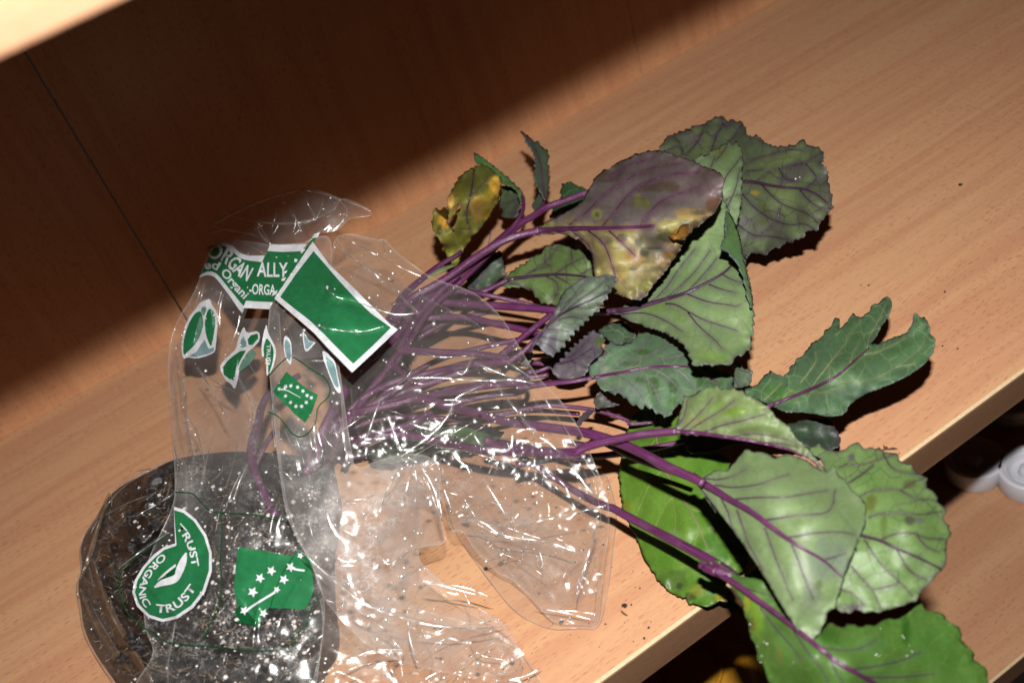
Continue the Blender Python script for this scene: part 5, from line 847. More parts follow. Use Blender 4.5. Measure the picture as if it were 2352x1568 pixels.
jobs += [(SMo, T(c_, *p_), 1.1) for c_, p_ in (('b1', [(680, 400), (800, 330), (1000, 235), (1160, 172), (1370, 118)]), ('b1', [(1400, 115), (1560, 145), (1690, 200)]), ('b1', [(1030, 360), (1100, 470), (1140, 540)]), ('b1', [(1330, 300), (1340, 370), (1320, 450)]), ('b1', [(1720, 200), (1830, 240), (1930, 285)]))]
jobs += [(SR, T(c_, *p_), 1.2) for c_, p_ in (('b1', [(1600, 560), (1760, 640), (1900, 720), (2020, 840)]), ('b1', [(2020, 500), (2030, 560), (2035, 620)]), ('b1', [(1700, 480), (1900, 590), (2150, 720), (2330, 800)]))]
folds('film_crest', [j for j in jobs if j[0] is not SF], M_CREST, None, 3, 0.0003, 0.00022)
folds('film_crest', [j for j in jobs if j[0] is SF], M_CREST, None, 3, 0.0014, 0.00022); jobs = []
extra = {SR: [('b4', [(850, 1060), (1000, 1130), (1250, 1160), (1420, 1190)]), ('b4', [(1150, 570), (1000, 650), (850, 740), (690, 830)]), ('b4', [(850, 760), (1050, 775), (1250, 830), (1360, 865)]), ('b4', [(1040, 740), (1150, 650), (1260, 590)]),
              ('b4', [(1470, 1000), (1465, 1200), (1480, 1350)]), ('b4', [(1690, 340), (1850, 560), (2000, 800), (2130, 1000)]), ('b4', [(1860, 700), (1900, 860), (1960, 930)]), ('b4', [(2100, 1000), (2150, 1200), (2170, 1400)]),
              ('b4', [(950, 1050), (1100, 1180), (1180, 1310)]), ('b4', [(1100, 1320), (1300, 1340), (1450, 1400), (1700, 1480)]), ('b4', [(1500, 860), (1560, 800)]), ('b4', [(1420, 870), (1530, 970)]), ('b4', [(1130, 1170), (1300, 1180), (1420, 1250)]), ('b5', [(1250, 330), (1400, 420), (1560, 470)]), ('b5', [(1900, 750), (1960, 620), (2040, 540)]), ('b5', [(1450, 560), (1650, 640), (1800, 760)]),
              ('b5', [(1700, 480), (1760, 620), (1740, 760)]), ('b5', [(1330, 640), (1500, 560), (1640, 520)]), ('b5', [(2000, 960), (2010, 760), (2080, 600)]), ('b5', [(2130, 1040), (2150, 700), (2200, 420)]), ('b4', [(740, 60), (640, 220), (500, 320), (420, 300)]), ('b4', [(100, 650), (240, 560), (330, 480)]), ('b4', [(760, 20), (900, 60), (1160, 40)])],
         SM: [('b4', [(660, 850), (600, 1000), (480, 1200), (300, 1330)]), ('b4', [(700, 880), (720, 1050), (700, 1250), (640, 1400)]), ('b4', [(860, 1060), (900, 1200), (930, 1380)]), ('b4', [(600, 960), (540, 1090), (440, 1180)]), ('b4', [(120, 1150), (260, 1180), (420, 1120)]), ('b4', [(760, 900), (820, 1080), (880, 1250)]),
              ('b5', [(200, 520), (320, 640), (480, 600), (640, 540)]), ('b5', [(880, 780), (820, 900), (860, 1010)]), ('b5', [(540, 660), (420, 780), (330, 800)]), ('b5', [(1180, 830), (1240, 960), (1200, 1060)]), ('b5', [(900, 520), (760, 560), (640, 680)]), ('b2', [(1560, 900), (1700, 1000), (1800, 1200)]), ('b2', [(1900, 560), (1960, 700), (2080, 820)]), ('b2', [(1780, 420), (1830, 600), (1860, 780)]), ('b2', [(1640, 620), (1720, 800), (1760, 1000)]), ('b5', [(60, 320), (100, 480), (200, 600)])],
         SB: [('b5', [(180, 900), (380, 960), (560, 1060)]), ('b5', [(540, 1060), (700, 1180), (760, 1260), (640, 1360)]), ('b5', [(860, 1300), (1000, 1200), (1180, 1140)]), ('b5', [(1080, 1480), (1200, 1330), (1420, 1200)]), ('b5', [(240, 1480), (400, 1380), (560, 1350)]), ('b5', [(880, 1120), (960, 1260), (940, 1400)]), ('b5', [(1230, 1180), (1280, 1300), (1500, 1340)])],
         SL: [('b2', [(760, 60), (780, 300), (800, 560), (850, 700)]), ('b2', [(870, 500), (960, 640), (1000, 800)]), ('b2', [(1060, 280), (1200, 300), (1280, 340)]), ('b2', [(900, 760), (860, 900), (840, 1080)]), ('b2', [(1420, 400), (1380, 600), (1340, 800)]), ('b1', [(620, 850), (600, 960), (560, 1040)]), ('b1', [(760, 900), (720, 1050), (740, 1180)]), ('b1', [(900, 1090), (870, 1260), (800, 1380)]), ('b3', [(1320, 260), (1380, 100), (1430, 0)]), ('b3', [(1250, 430), (1280, 260), (1330, 140)])],
         SMo: [('b1', [(660, 460), (790, 430), (930, 450), (1050, 490)]), ('b1', [(900, 540), (1000, 560), (1090, 620)]), ('b1', [(1160, 170), (1190, 300), (1150, 420)]), ('b1', [(1210, 370), (1180, 440), (1150, 470)]), ('b1', [(1560, 150), (1540, 260), (1500, 345)]), ('b1', [(1640, 180), (1740, 250), (1740, 330)])],
         SW: [('b2', [(120, 1440), (220, 1250), (360, 1080), (600, 930)]), ('b3', [(260, 560), (300, 700), (330, 860)]), ('b3', [(420, 300), (600, 200), (800, 130)]), ('b3', [(300, 960), (420, 1180), (560, 1400)])]}
for sh, lst in extra.items():
    for c_, p_ in lst: jobs.append((sh, T(c_, *p_), 1.25))
rr = np.random.RandomState(77)
for sh, nn in ((SR2, 40), (SR, 80), (SM, 90), (SB, 40), (SL, 80), (SW, 70), (SMo, 20)):
    lo, hi = sh.ol.min(0), sh.ol.max(0)
    for _ in range(nn):
        q = rr.uniform(lo, hi); a = rr.uniform(0, 3.14); L = rr.uniform(14, 60); pts = []
        for k_ in range(6): pts.append(q + np.array([math.cos(a), math.sin(a)]) * L * k_ / 5); a += rr.normal(0, 0.16)
        pts = np.array(pts)
        if inside(pts, sh.ol).all(): jobs.append((sh, pts, rr.uniform(0.35, 0.8)))
folds('film_crease', jobs, M_FOLD, None, 4, 0.0003, 0.0003)
folds('film_rim', [(sh, np.vstack([sh.ol, sh.ol[:1]]), 0.8) for sh in (SL, SMo, SMb, SM, SR, SU, SB, SW)], M_RIM, None, 5, 0.0001, 0.0001)
M_BROWN = fold_mat('brown_film_fold', (0.84, 0.76, 0.68), (0.16, 0.10, 0.065), 0.07, 0.30)
def strip(sh, pl, wd, lift):
    p = resample(smooth(np.asarray(pl, float), False, 2), 5); t = np.gradient(p, axis=0); t /= np.linalg.norm(t, axis=1)[:, None] + 1e-9
    nr = np.stack([t[:, 1], -t[:, 0]], 1); n = len(p); k = np.sin(np.linspace(0.12, math.pi - 0.12, n)) ** 0.6 * (0.7 + 0.6 * vnoise(np.arange(n) * 0.12, np.arange(n) * 0.0, 3))
    rows = [sh.at(p + nr * (wd * f * k)[:, None], lift * (1 - f * f)) for f in (-1, -0.5, 0, 0.5, 1)]
    V = np.vstack(rows); F = [(r * n + i, r * n + i + 1, (r + 1) * n + i + 1, (r + 1) * n + i)[::-1] for r in range(4) for i in range(n - 1)]
    return mesh_obj('film_fold', V, F, M_BROWN, bag, True)
strip(SW, T('b3', (450, 130), (400, 260), (340, 420), (290, 600), (240, 770)), 11, 0.0015)
strip(SW, T('b3', (300, 620), (350, 760), (400, 900), (460, 1060), (560, 1240), (680, 1420), (770, 1580)), 15, 0.002)
strip(SW, T('b3', (235, 880), (280, 1000), (350, 1130), (460, 1300), (600, 1480)), 13, 0.0015)

# ---- print on the film: flat patches that follow the film
def patch(name, sheet, outline, mat, lift, parent=None, step=5, smooth_it=0):
    ol = np.asarray(outline, float)
    if smooth_it: ol = smooth(ol, True, smooth_it)
    ol = resample(ol, 3.0, True)
    uv, fs = fill(ol, step)
    return mesh_obj(name, sheet.at(uv, lift), fs, mat, parent or bag, True, {'pq': np.hstack([uv / 100.0, np.zeros((len(uv), 1))])})

def ribbon(name, sheet, poly, wd, mat, lift, parent=None, taper=False):
    p = resample(smooth(poly, False, 2), 4); t = np.gradient(p, axis=0); t /= np.linalg.norm(t, axis=1)[:, None] + 1e-9
    nrm = np.stack([t[:, 1], -t[:, 0]], 1); n = len(p); k = np.linspace(1, 0.25, n) if taper else np.ones(n)
    a = p + nrm * wd * k[:, None]; b_ = p - nrm * wd * k[:, None]
    uv = np.vstack([a, b_]); F = [(i, i + 1, n + i + 1, n + i)[::-1] for i in range(n - 1)]
    return mesh_obj(name, sheet.at(uv, lift), F, mat, parent or bag, True, {'pq': np.hstack([uv / 100.0, np.zeros((len(uv), 1))])})

def glyphs(txt, bold=0.02):
    cu = bpy.data.curves.new('txt', 'FONT'); cu.body = txt; cu.size = 1.0; cu.offset = bold; cu.fill_mode = 'FRONT'; cu.resolution_u = 3
    ob = bpy.data.objects.new('txt', cu); COL.objects.link(ob)
    dg = bpy.context.evaluated_depsgraph_get(); me = bpy.data.meshes.new_from_object(ob.evaluated_get(dg))
    v = np.array([x.co[:2] for x in me.vertices]); f = [tuple(p.vertices) for p in me.polygons]
    bpy.data.objects.remove(ob); bpy.data.meshes.remove(me); bpy.data.curves.remove(cu)
    return v, f

def lettering(sheet, jobs, mat, lift, parent, name='lettering'):
    """jobs: (text, baseline points, cap height in picture units)"""
    UV, F = [], []; b0 = 0
    for txt, base, h in jobs:
        v, f = glyphs(txt); base = resample(smooth(base, False, 2), 2)
        s = np.concatenate([[0], np.cumsum(np.linalg.norm(np.diff(base, axis=0), axis=1))])
        x0, x1 = v[:, 0].min(), v[:, 0].max(); q = (v[:, 0] - x0) / (x1 - x0) * s[-1]
        t = np.gradient(base, axis=0); t /= np.linalg.norm(t, axis=1)[:, None] + 1e-9
        px, py = np.interp(q, s, base[:, 0]), np.interp(q, s, base[:, 1]); tx, ty = np.interp(q, s, t[:, 0]), np.interp(q, s, t[:, 1])
        hh = v[:, 1] / 0.72 * h
        UV.append(np.stack([px + ty * hh, py - tx * hh], 1)); F += [tuple(i + b0 for i in g) for g in f]; b0 += len(v)
    uv = np.vstack(UV)
    return mesh_obj(name, sheet.at(uv, lift), F, mat, parent, True, {'pq': np.hstack([uv / 100.0, np.zeros((len(uv), 1))])})

def lerp(a, b, t): return [tuple(np.array(p) * (1 - t) + np.array(q) * t) for p, q in zip(a, b)]
def band(sheet, top, bot, lift, jobs, label, step=5):
    n = 16
    top = resample(smooth(top, False, 2), 1)[np.linspace(0, len(resample(smooth(top, False, 2), 1)) - 1, n).astype(int)]
    bot = resample(smooth(bot, False, 2), 1)[np.linspace(0, len(resample(smooth(bot, False, 2), 1)) - 1, n).astype(int)]
    L = lambda t: np.array(lerp(top, bot, t))
    p = patch('printed_band', sheet, np.vstack([L(0.10), L(0.90)[::-1]]), M_PGREEN, lift); p['label'] = label
    patch('white_border', sheet, np.vstack([L(0), L(0.11)[::-1]]), M_PWHITE, lift + 0.0002, p); patch('white_border', sheet, np.vstack([L(0.89), L(1)[::-1]]), M_PWHITE, lift + 0.0002, p)
    if jobs: lettering(sheet, [(t_, L(v_)[a:b], h) for (t_, v_, a, b, h) in jobs], M_PWHITE, lift + 0.0006, p)
    return p
band(SL, T('b1', (705, 556), (745, 524), (790, 526), (850, 560), (900, 612), (960, 632), (1095, 632)), T('b1', (580, 806), (640, 780), (700, 790), (770, 880), (830, 960), (890, 1050), (920, 1085)), 0.0007,
     [('ORGAN', 0.50, 1, 14, 34), ('ed Organi', 0.80, 1, 15, 20)], 'green band with white borders lettered ORGAN')
band(SM, T('b1', (1140, 541), (1240, 548), (1330, 545), (1425, 540)), T('b1', (925, 1040), (1000, 1045), (1060, 1048), (1130, 1052)), 0.0007, [('ALLY', 0.50, 0, 16, 33), ('-ORGA', 0.78, 0, 15, 24)], 'green band piece lettered ALLY')
def outline_inset(pts, k):
    p = np.array(pts); c = p.mean(0); return c + (p - c) * k
q = T('b1', (1470, 522), (1535, 610), (1600, 700), (1700, 795), (1810, 900), (1920, 1012), (2080, 1170), (2140, 1210), (1960, 1380), (1780, 1548), (1690, 1455), (1600, 1365), (1480, 1235), (1330, 1105), (1170, 968), (1320, 745))
p = patch('printed_panel', SF, q, M_PWHITE, 0.0005); p['label'] = 'big plain green panel with a white border, folded over the bag'
q = T('b1', (1478, 596), (1560, 690), (1680, 830), (1800, 960), (1930, 1085), (2085, 1195), (1940, 1340), (1790, 1478), (1690, 1380), (1560, 1245), (1450, 1140), (1340, 1055), (1215, 955), (1340, 775))
patch('green_field', SF, q, M_PGREEN, 0.0008, p)
p = patch('printed_strip', SM, T('b1', (1490, 470), (1530, 450), (1460, 560), (1330, 745), (1190, 940), (1160, 935), (1240, 800), (1360, 650)), M_PGREEN, 0.0012)
for a in (((1480, 465), (1530, 445), (1510, 490), (1465, 495)), ((1395, 570), (1415, 585), (1385, 615), (1375, 605)), ((1330, 655), (1355, 660), (1345, 685), (1325, 680)), ((1240, 765), (1275, 745), (1265, 765), (1245, 780)), ((1230, 810), (1265, 800), (1250, 830), (1225, 830)), ((1160, 920), (1195, 900), (1190, 930), (1150, 950))):
    patch('print_fleck', SM, T('b1', *a), M_PWHITE, 0.0015, p)
# leaf emblems
p = patch('printed_emblem', SL, T('b1', (455, 1445), (438, 1330), (462, 1220), (492, 1120), (560, 1045), (575, 1010), (615, 985), (668, 968), (680, 1020), (722, 1068), (728, 1160), (712, 1340), (705, 1385), (660, 1412), (560, 1440), (490, 1425)), M_PWHITE, 0.0006, smooth_it=1); p['label'] = 'two leaf emblem printed on the left edge'
patch('teal_shape', SL, T('b1', (500, 1418), (560, 1385), (600, 1320), (625, 1290), (655, 1362), (700, 1350), (695, 1380), (650, 1400), (560, 1425)), M_PTEAL, 0.0009, p)
patch('green_shape', SL, T('b1', (455, 1410), (458, 1300), (490, 1180), (540, 1090), (590, 1060), (606, 1100), (616, 1170), (590, 1260), (540, 1340), (480, 1395)), M_PGREEN, 0.0009, p, smooth_it=1)
patch('green_shape', SL, T('b1', (628, 1215), (625, 1150), (640, 1080), (662, 1040), (700, 1080), (708, 1160), (695, 1260), (676, 1352), (645, 1290)), M_PGREEN, 0.0009, p, smooth_it=1)
patch('grey_shape', SL, T('b1', (530, 1330), (560, 1200), (590, 1100), (608, 1140), (600, 1230), (560, 1310)), M_PGREY, 0.0012, p)
patch('grey_shape', SL, T('b1', (672, 1060), (700, 1085), (704, 1160), (690, 1200)), M_PGREY, 0.0012, p)
patch('clear_window', SL, T('b1', (592, 1060), (612, 1028), (640, 1035), (632, 1075), (612, 1110)), M_PGREY, 0.0012, p, smooth_it=1)
p = patch('printed_emblem', SL, T('b1', (745, 1500), (775, 1450), (820, 1410), (870, 1365), (888, 1280), (932, 1178), (952, 1240), (1050, 1218), (1062, 1290), (1010, 1350), (965, 1380), (930, 1440), (900, 1500), 'b2', (1300, 60), (1285, 180), (1275, 240), (1258, 300), (1240, 300), (1235, 275), (1180, 235), (1140, 160), (1138, 110)), M_PWHITE, 0.0006, smooth_it=1); p['label'] = 'bent leaf emblem beside the middle fold'
patch('green_shape', SL, T('b1', (765, 1510), (800, 1460), (850, 1415), (900, 1380), (950, 1372), (910, 1440), (880, 1500), 'b2', (1280, 60), (1260, 160), (1250, 235), (1210, 225), (1165, 190), (1160, 120)), M_PGREEN, 0.0009, p)
patch('green_shape', SL, T('b1', (960, 1290), (985, 1255), (1040, 1242), (1045, 1280), (1000, 1330), (970, 1330)), M_PGREEN, 0.0009, p)
patch('clear_window', SL, T('b1', (900, 1340), (910, 1290), (932, 1262), (948, 1300), (955, 1340), (920, 1355)), M_PTEAL, 0.0009, p)
patch('grey_shape', SL, T('b1', (960, 1400), (1000, 1360), (1030, 1400), (980, 1480), (900, 1540), (890, 1520), (920, 1450)), M_PGREY, 0.0012, p)
p = patch('printed_emblem', SM, T('b1', (1110, 1160), (1118, 1230), (1150, 1290), (1180, 1350), (1186, 1400), (1165, 1500), (1130, 1568), 'b2', (1540, 120), (1510, 205), (1500, 195), (1500, 110), (1490, 40), 'b1', (1075, 1430), (1068, 1350), (1085, 1240)), M_PWHITE, 0.0006, smooth_it=1); p['label'] = 'narrow green leaf emblem lettered TRUST'
patch('green_shape', SM, T('b1', (1108, 1270), (1140, 1310), (1165, 1360), (1165, 1420), (1150, 1500), (1120, 1560), 'b2', (1515, 140), (1508, 60), 'b1', (1090, 1440), (1085, 1350)), M_PGREEN, 0.0009, p, smooth_it=1)
lettering(SM, [('TRUST', T('b1', (1112, 1325), (1110, 1400), (1112, 1500), 'b2', (1510, 120)), 9)], M_PWHITE, 0.0013, p)
for a, l in ((T('b1', (1545, 1372), (1600, 1400), (1645, 1450), (1670, 1568), 'b2', (2060, 200), (2090, 330), (2068, 340), (2040, 310), (1990, 190), (1945, 60)), 'pale teal leaf emblem hanging below the green panel'), (T('b1', (1390, 1215), (1420, 1260), (1440, 1300), (1500, 1310), (1470, 1340), (1430, 1385), (1410, 1380), (1395, 1300)), 'small pale teal leaf emblem under the green panel'), (T('b1', (1250, 1250), (1300, 1290), (1310, 1400), (1300, 1500), (1260, 1440), (1240, 1340)), None)):
    p = patch('printed_emblem', SM, a, M_PWHITE, 0.0006, smooth_it=1)
    if l: p['label'] = l
    patch('teal_shape', SM, outline_inset(smooth(a, True, 1), 0.72), M_PTEAL, 0.0009, p)
# small star leaf emblem on the tongue
def star(c, r, rot=0.0):
    return np.array([(c[0] + (r if k % 2 == 0 else r * 0.42) * math.sin(rot + k * math.pi / 5), c[1] - (r if k % 2 == 0 else r * 0.42) * math.cos(rot + k * math.pi / 5)) for k in range(10)])
p = patch('printed_logo', SM, T('b2', (1658, 168), (1740, 240), (1830, 310), (1905, 350), (1880, 420), (1850, 500), (1802, 568), (1760, 530), (1720, 500), (1680, 450), (1610, 390), (1550, 322), (1600, 250)), M_PGREEN, 0.0007); p['label'] = 'small green logo with a ring of white stars'
for s_ in ((1600, 305), (1652, 285), (1692, 280), (1745, 290), (1787, 320), (1820, 355), (1853, 373), (1813, 410), (1777, 440), (1732, 440), (1690, 410), (1650, 360)):
    patch('star', SM, star(T('b2', s_)[0], 5.6, 0.5), M_PWHITE, 0.0012, p, 3)
ribbon('stem_stroke', SM, T('b2', (1600, 305), (1660, 312), (1710, 340), (1768, 372)), 1.5, M_PWHITE, 0.0012, p, True)
ribbon('green_line', SM, T('b2', (1520, 200), (1600, 110), (1680, 40), (1760, 80), (1850, 150), (1960, 210), (2005, 290), (1990, 370), (1900, 440), (1890, 570), (1830, 650), (1770, 685), (1700, 655), (1640, 570), (1580, 505), (1510, 482)), 1.2, M_PDARK, 0.0009)
ribbon('green_line', SL, T('b2', (785, 1112), (850, 1112), (920, 1118), (970, 1170), (1060, 1270), (1200, 1275), (1400, 1285), (1640, 1340)), 1.2, M_PDARK, 0.0009)
ribbon('green_line', SL, T('b3', (1290, 290), (1300, 450), (1280, 650), (1300, 780), (1280, 950), (1220, 1090), (1150, 1250)), 1.2, M_PDARK, 0.0009)
ribbon('green_line', SL, T('b3', (900, 440), (700, 580), (530, 700), (515, 800), (535, 920), (580, 1040), (700, 1140), (880, 1270), (1200, 1290), (1500, 1322), (1830, 1325)), 1.2, M_PDARK, 0.0009)
ribbon('green_line', SL, T('b3', (2050, 870), (1960, 1020), (1920, 1150), (1830, 1210), (1830, 1270), (1870, 1310)), 1.3, M_PDARK, 0.0009)
# round trust logo
q = T('b3', (935, 236), (1010, 258), (1100, 330), (1180, 450), (1220, 580), (1222, 720), (1170, 880), (1080, 1000), (960, 1080), (850, 1105), (740, 1070), (655, 985), (620, 880), (640, 790), (700, 690), (780, 600), (860, 540), (945, 512), (940, 400))
p = patch('printed_logo', SL, q, M_PWHITE, 0.0007); p['label'] = 'egg shaped green logo lettered ORGANIC TRUST'
q = T('b3', (937, 262), (1005, 282), (1085, 345), (1162, 460), (1200, 585), (1200, 715), (1150, 868), (1065, 980), (950, 1058), (850, 1082), (750, 1050), (672, 970), (640, 880), (660, 795), (715, 700), (795, 615), (865, 560), (955, 530), (945, 400))
patch('green_field', SL, q, M_PGREEN, 0.0010, p)
lettering(SL, [('TRUST', T('b3', (948, 398), (990, 440), (1030, 515), (1055, 590), (1072, 690)), 17), ('ORGANIC', T('b3', (848, 585), (775, 655), (708, 745), (672, 840), (672, 925), (722, 1000)), 16), ('TRUST', T('b3', (795, 1030), (880, 1040), (965, 1005), (1040, 940), (1105, 850)), 19)], M_PWHITE, 0.0017, p)
patch('white_swoosh', SL, T('b3', (1035, 565), (1032, 660), (1000, 740), (965, 800), (920, 822), (850, 832), (772, 855), (830, 790), (900, 768), (940, 752), (955, 690), (985, 630)), M_PWHITE, 0.0013, p, smooth_it=1)
patch('white_swoosh', SL, T('b3', (955, 662), (940, 715), (900, 745), (850, 765), (800, 802), (850, 745), (905, 700)), M_PWHITE, 0.0013, p, smooth_it=1)
patch('grey_shape', SL, T('b3', (945, 690), (945, 745), (860, 775), (820, 800), (880, 740)), M_PDARK, 0.0015, p)
# large creased star logo
p = patch('printed_logo', SL, T('b3', (1420, 540), (1560, 560), (1700, 585), (1830, 612), (1868, 566), (1930, 600), (1990, 640), (1980, 700), (1985, 800), (1990, 870), (1960, 950), (1925, 1012), (1800, 1005), (1650, 1000), (1610, 1060), (1560, 1142), (1480, 1122), (1395, 1108), (1420, 1000), (1388, 870), (1400, 700)), M_PGREEN, 0.0008); p['label'] = 'large creased green logo with white stars'
for x, y, r in ((1585, 775, 22), (1670, 720, 22), (1815, 692, 22), (1765, 785, 22), (1530, 880, 24), (1612, 1040, 20), (1890, 605, 16), (1712, 862, 16), (1465, 1020, 20)):
    patch('star', SL, star(T('b3', (x, y))[0], r * 0.565, 0.45), M_PWHITE, 0.0014, p, 4)
ribbon('stem_stroke', SL, T('b3', (1825, 702), (1870, 712), (1922, 718)), 2.2, M_PWHITE, 0.0014, p)
ribbon('stem_stroke', SL, T('b3', (1470, 1030), (1520, 990), (1600, 940), (1700, 880)), 2.4, M_PWHITE, 0.0014, p)
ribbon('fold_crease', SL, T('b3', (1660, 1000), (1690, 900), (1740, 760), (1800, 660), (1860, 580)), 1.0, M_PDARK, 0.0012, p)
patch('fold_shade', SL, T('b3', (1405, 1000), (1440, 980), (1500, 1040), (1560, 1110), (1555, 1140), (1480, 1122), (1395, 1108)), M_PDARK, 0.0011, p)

# ---- water beads on the film
m = NT('water_bead'); gl = m.n('BsdfGlass'); gl.inputs['IOR'].default_value = 1.33; gl.inputs['Roughness'].default_value = 0.05; gl.inputs[0].default_value = (0.97, 0.97, 0.97, 1)
gs = m.n('BsdfGlossy'); gs.inputs['Roughness'].default_value = 0.30; gs.inputs[0].default_value = (0.9, 0.9, 0.9, 1)
df = m.n('BsdfDiffuse'); df.inputs[0].default_value = (0.5, 0.49, 0.48, 1); trn = m.n('BsdfTransparent')
mx = m.n('MixShader'); mx.inputs[0].default_value = 0.45; m.l(gl.outputs[0], mx.inputs[1]); m.l(trn.outputs[0], mx.inputs[2])
my = m.n('MixShader'); my.inputs[0].default_value = 0.30; m.l(mx.outputs[0], my.inputs[1]); m.l(gs.outputs[0], my.inputs[2])
mz = m.n('MixShader'); mz.inputs[0].default_value = 0.16; m.l(my.outputs[0], mz.inputs[1]); m.l(df.outputs[0], mz.inputs[2]); m.l(mz.outputs[0], m.out.inputs[0])  # white diffuse share painted in for the bright flash dots on the beads
M_BEAD = m.m
pts = np.vstack([a for a, b in ALL_DROPS]); rad = np.concatenate([b for a, b in ALL_DROPS])
beads('water_droplet', pts, rad, M_BEAD, bag, 1, 0.8)

# ------------------------------------------------------------------ things on the lower shelf
m = NT('white_cap_plastic'); tc = m.n('TexCoord'); m.pbsdf((0.44, 0.44, 0.48), 0.38, 0.5, None); M_CAP = m.m
def lathe(name, prof, loc, mat, parent=None, n=56):
    V, F = [], []
    for (r, z) in prof:
        for j in range(n):
            a = 2 * math.pi * j / n; V.append((loc[0] + r * math.cos(a), loc[1] + r * math.sin(a), loc[2] + z))
    for i in range(len(prof) - 1):
        for j in range(n):
            k = (j + 1) % n; F.append((i * n + j, i * n + k, (i + 1) * n + k, (i + 1) * n + j))
    return mesh_obj(name, V, F, mat, parent, True)
def cap(px, py, label, r=0.0158, h=0.0125):
    c = place([(px, py)], ZL + h)[0]; c[2] = ZL
    t = thing('bottle_cap', label, 'bottle cap', 'white caps on the lower shelf'); t.location = tuple(c)
    k = r
    o = lathe('cap_body', [(0.0, 0.0002), (k * .97, 0.0002), (k, 0.001), (k, h - .0012), (k * .985, h - .0004), (k * .95, h), (k * .84, h), (k * .80, h - .0006), (k * .76, h - .0010), (k * .72, h - .0008), (k * .66, h - .0022), (k * .58, h - .0044), (k * .50, h - .0052), (0.0, h - .0054)], (0, 0, 0), M_CAP, t)
    lathe('centre_peg', [(k * .34, h - .0054), (k * .30, h - .0020), (k * .24, h - .0006), (k * .12, h - .0001), (0, h)], (0, 0, 0), M_CAP, t)
    lathe('sealing_ring', [(k * .62, h - .0032), (k * .62, h - .0018), (k * .585, h - .0018), (k * .575, h - .0050)], (0, 0, 0), M_CAP, t)
    return t
cap(2238, 1047, 'white bottle cap half in the shadow of the shelf')
cap(2364, 1071, 'white bottle cap lying in the light at the right edge', 0.0160)
c = place([(2316, 890)], ZL + 0.012)[0]; c[2] = ZL
t = thing('tub_lid', 'larger white round lid in deep shadow under the shelf', 'lid'); t.location = tuple(c)
lathe('lid_body', [(0, .0002), (0.020, .0002), (0.021, .001), (0.021, .011), (0.0203, .012), (0.0185, .012), (0.0178, .0105), (0, .0102)], (0, 0, 0), M_CAP, t)
lathe('lid_rim', [(0.0212, .0045), (0.0217, .005), (0.0217, .006), (0.0212, .0065)], (0, 0, 0), M_CAP, t)
M_YEL = simple_mat('yellow_plastic', (0.30, 0.14, 0.008), 0.4)
c = place([(1590, 1555)], ZL + 0.02)[0]; c[2] = ZL
t = thing('yellow_bowl', 'yellow round bowl turned upside down in shadow under the shelf', 'bowl'); t.location = tuple(c)
lathe('bowl_body', [(0.037, .0002), (0.037, .004), (0.0345, .0045), (0.033, .012), (0.028, .020), (0.020, .025), (0.012, .026), (0, .0262)], (0, 0, 0), M_YEL, t)
lathe('bowl_foot', [(0.016, .0255), (0.016, .0285), (0.0145, .0285), (0.0142, .026)], (0, 0, 0), M_YEL, t)

# ------------------------------------------------------------------ crumbs on the shelf
M_CRUMB = simple_mat('dark_crumb', (0.014, 0.009, 0.006), 0.7); M_BARK = simple_mat('brown_bark', (0.07, 0.035, 0.018), 0.7)
def crumb(pts, h, label, mat=None, name='soil_crumb', cat='soil crumb'):
    uv, fs = fill(resample(pts, 1.6, True), 2.2); z = 0.0003 + h * np.clip(fbm(uv, 5, 2, 2), 0.2, 1) * np.clip(seg_dist(uv, np.vstack([pts, pts[:1]])) / 3.0, 0.15, 1)
    P = list(map(tuple, place(uv, z))); n = len(P); base = place(uv, np.full(len(uv), 0.0001)); F = list(fs) + [tuple(i + n for i in f[::-1]) for f in fs]
    from collections import Counter
    ec = Counter(); 
    for f in fs:
        for a, b in zip(f, f[1:] + f[:1]): ec[(a, b)] += 1
    F += [(b, a, a + n, b + n) for (a, b) in ec if (b, a) not in ec]
    return tag(mesh_obj(name, P + list(map(tuple, base)), F, mat or M_CRUMB, None, False), label, cat)
def at5(ox, oy, s, pts): return np.array([((ox + x / s) * KD, (oy + y / s) * KD) for x, y in pts])
crumb(at5(2400, 2331, 3.92, [(330, 350), (350, 330), (345, 315), (370, 322), (390, 308), (400, 325), (425, 318), (420, 340), (435, 355), (415, 368), (410, 385), (385, 390), (368, 375), (345, 372)]), 0.0009, 'black jagged soil crumb on the shelf in front of the bag')
crumb(at5(2400, 2331, 3.92, [(320, 440), (345, 420), (360, 445), (395, 470), (440, 500), (430, 512), (395, 508), (350, 475)]), 0.0005, 'thin brown flake beside the black crumb', M_BARK, 'bark_flake', 'bark flake')
crumb(at5(3500, 1500, 2.614, [(60, 780), (95, 765), (80, 735), (92, 730), (110, 748), (125, 740), (140, 765), (190, 752), (240, 765), (225, 778), (150, 782), (120, 780), (90, 790)]), 0.0010, 'dark broken twig behind the round toothed leaf', M_BARK, 'twig', 'twig')
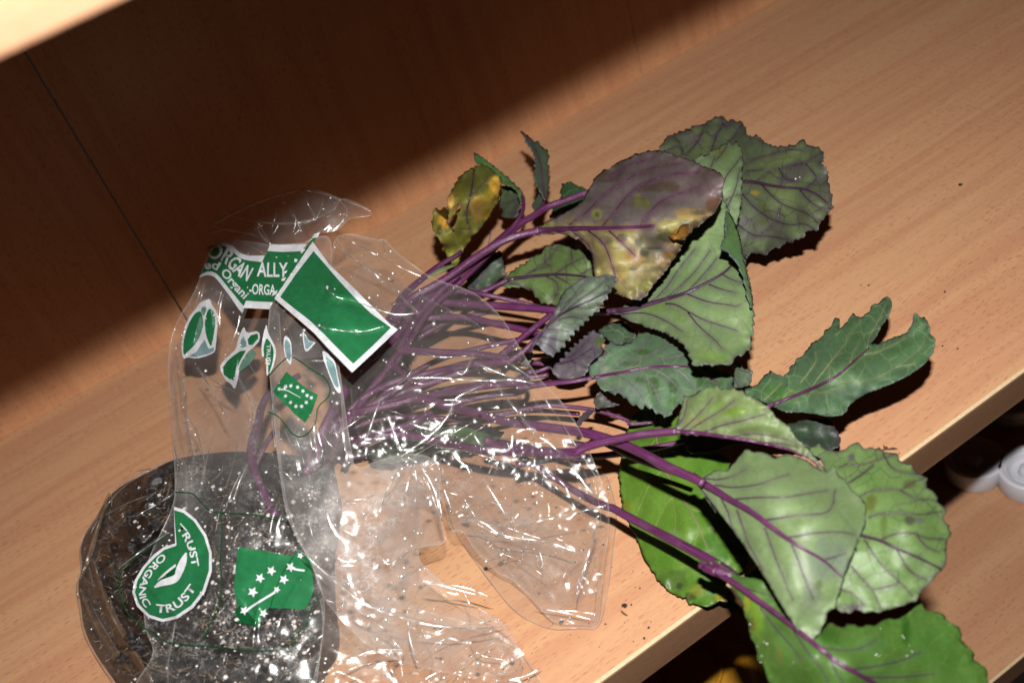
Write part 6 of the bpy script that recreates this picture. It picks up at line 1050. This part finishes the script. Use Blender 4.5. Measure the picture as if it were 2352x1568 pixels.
crumb(at5(3000, 0, 1.742, [(1450, 1285), (1462, 1276), (1475, 1280), (1480, 1274), (1483, 1288), (1470, 1293), (1466, 1300), (1458, 1294)]), 0.0008, 'lone dark crumb on the bare shelf at the upper right')
crumb(at5(1200, 1900, 1.8092, [(1872, 1068), (1880, 1045), (1895, 1040), (1910, 1050), (1905, 1068), (1888, 1078)]), 0.0006, 'dark crumb at the front edge of the film')
rr = np.random.RandomState(21); pts = []; rad = []
spots = [(1215, 424), (1228, 1345), (1238, 1362), (1262, 1418), (1270, 1432), (1312, 1415), (1330, 1416), (1340, 1262), (1352, 1430), (1390, 1432), (1455, 1472), (1490, 1440), (300, 1082), (365, 874), (1470, 1350), (1480, 1465), (1320, 1290), (1385, 1250), (2200, 800), (1978, 655), (2020, 740), (2165, 794), (2066, 1040), (1995, 655), (2170, 670), (1690, 850), (1450, 1388)]
for x, y in spots: pts.append(place([(x, y)], 0.0003)[0]); rad.append(rr.uniform(0.00018, 0.0005))
for _ in range(60):
    x, y = rr.normal(1380, 150), rr.normal(1380, 110)
    if y - 1568 + 0.729 * (x - 1367) > -25: continue
    pts.append(place([(x, y)], 0.0002)[0]); rad.append(rr.uniform(0.00007, 0.00022))
for _ in range(22):
    x, y = rr.uniform(1650, 2330), rr.uniform(60, 900)
    if y - 1568 + 0.729 * (x - 1367) > -25: continue
    pts.append(place([(x, y)], 0.0002)[0]); rad.append(rr.uniform(0.00008, 0.0002))
o = beads('soil_specks', np.array(pts), np.array(rad), M_CRUMB, None, 1, 0.7, 0.3, 9); o.name = 'soil_dust'
# tiny water beads on the leaves
q = T('c1', (1730, 618), (1762, 606)); beads('water_droplet', ZF_ROUND(q), [0.0006, 0.0004], M_BEAD, SEEDLING_TOP, 2, 0.7)
q = T('c5', (362, 1080), (465, 1208), (488, 1222), (448, 1308), (440, 1355), (415, 1243), (1540, 1278), (1522, 1233), (1305, 1305), (1470, 1160), (1480, 1178), (1310, 1112), (1500, 1310), (1280, 1300), (680, 1355))
beads('water_droplet', ZF_LOW(q), np.random.RandomState(4).uniform(0.00013, 0.00028, len(q)), M_BEAD, Ee, 2, 0.7)
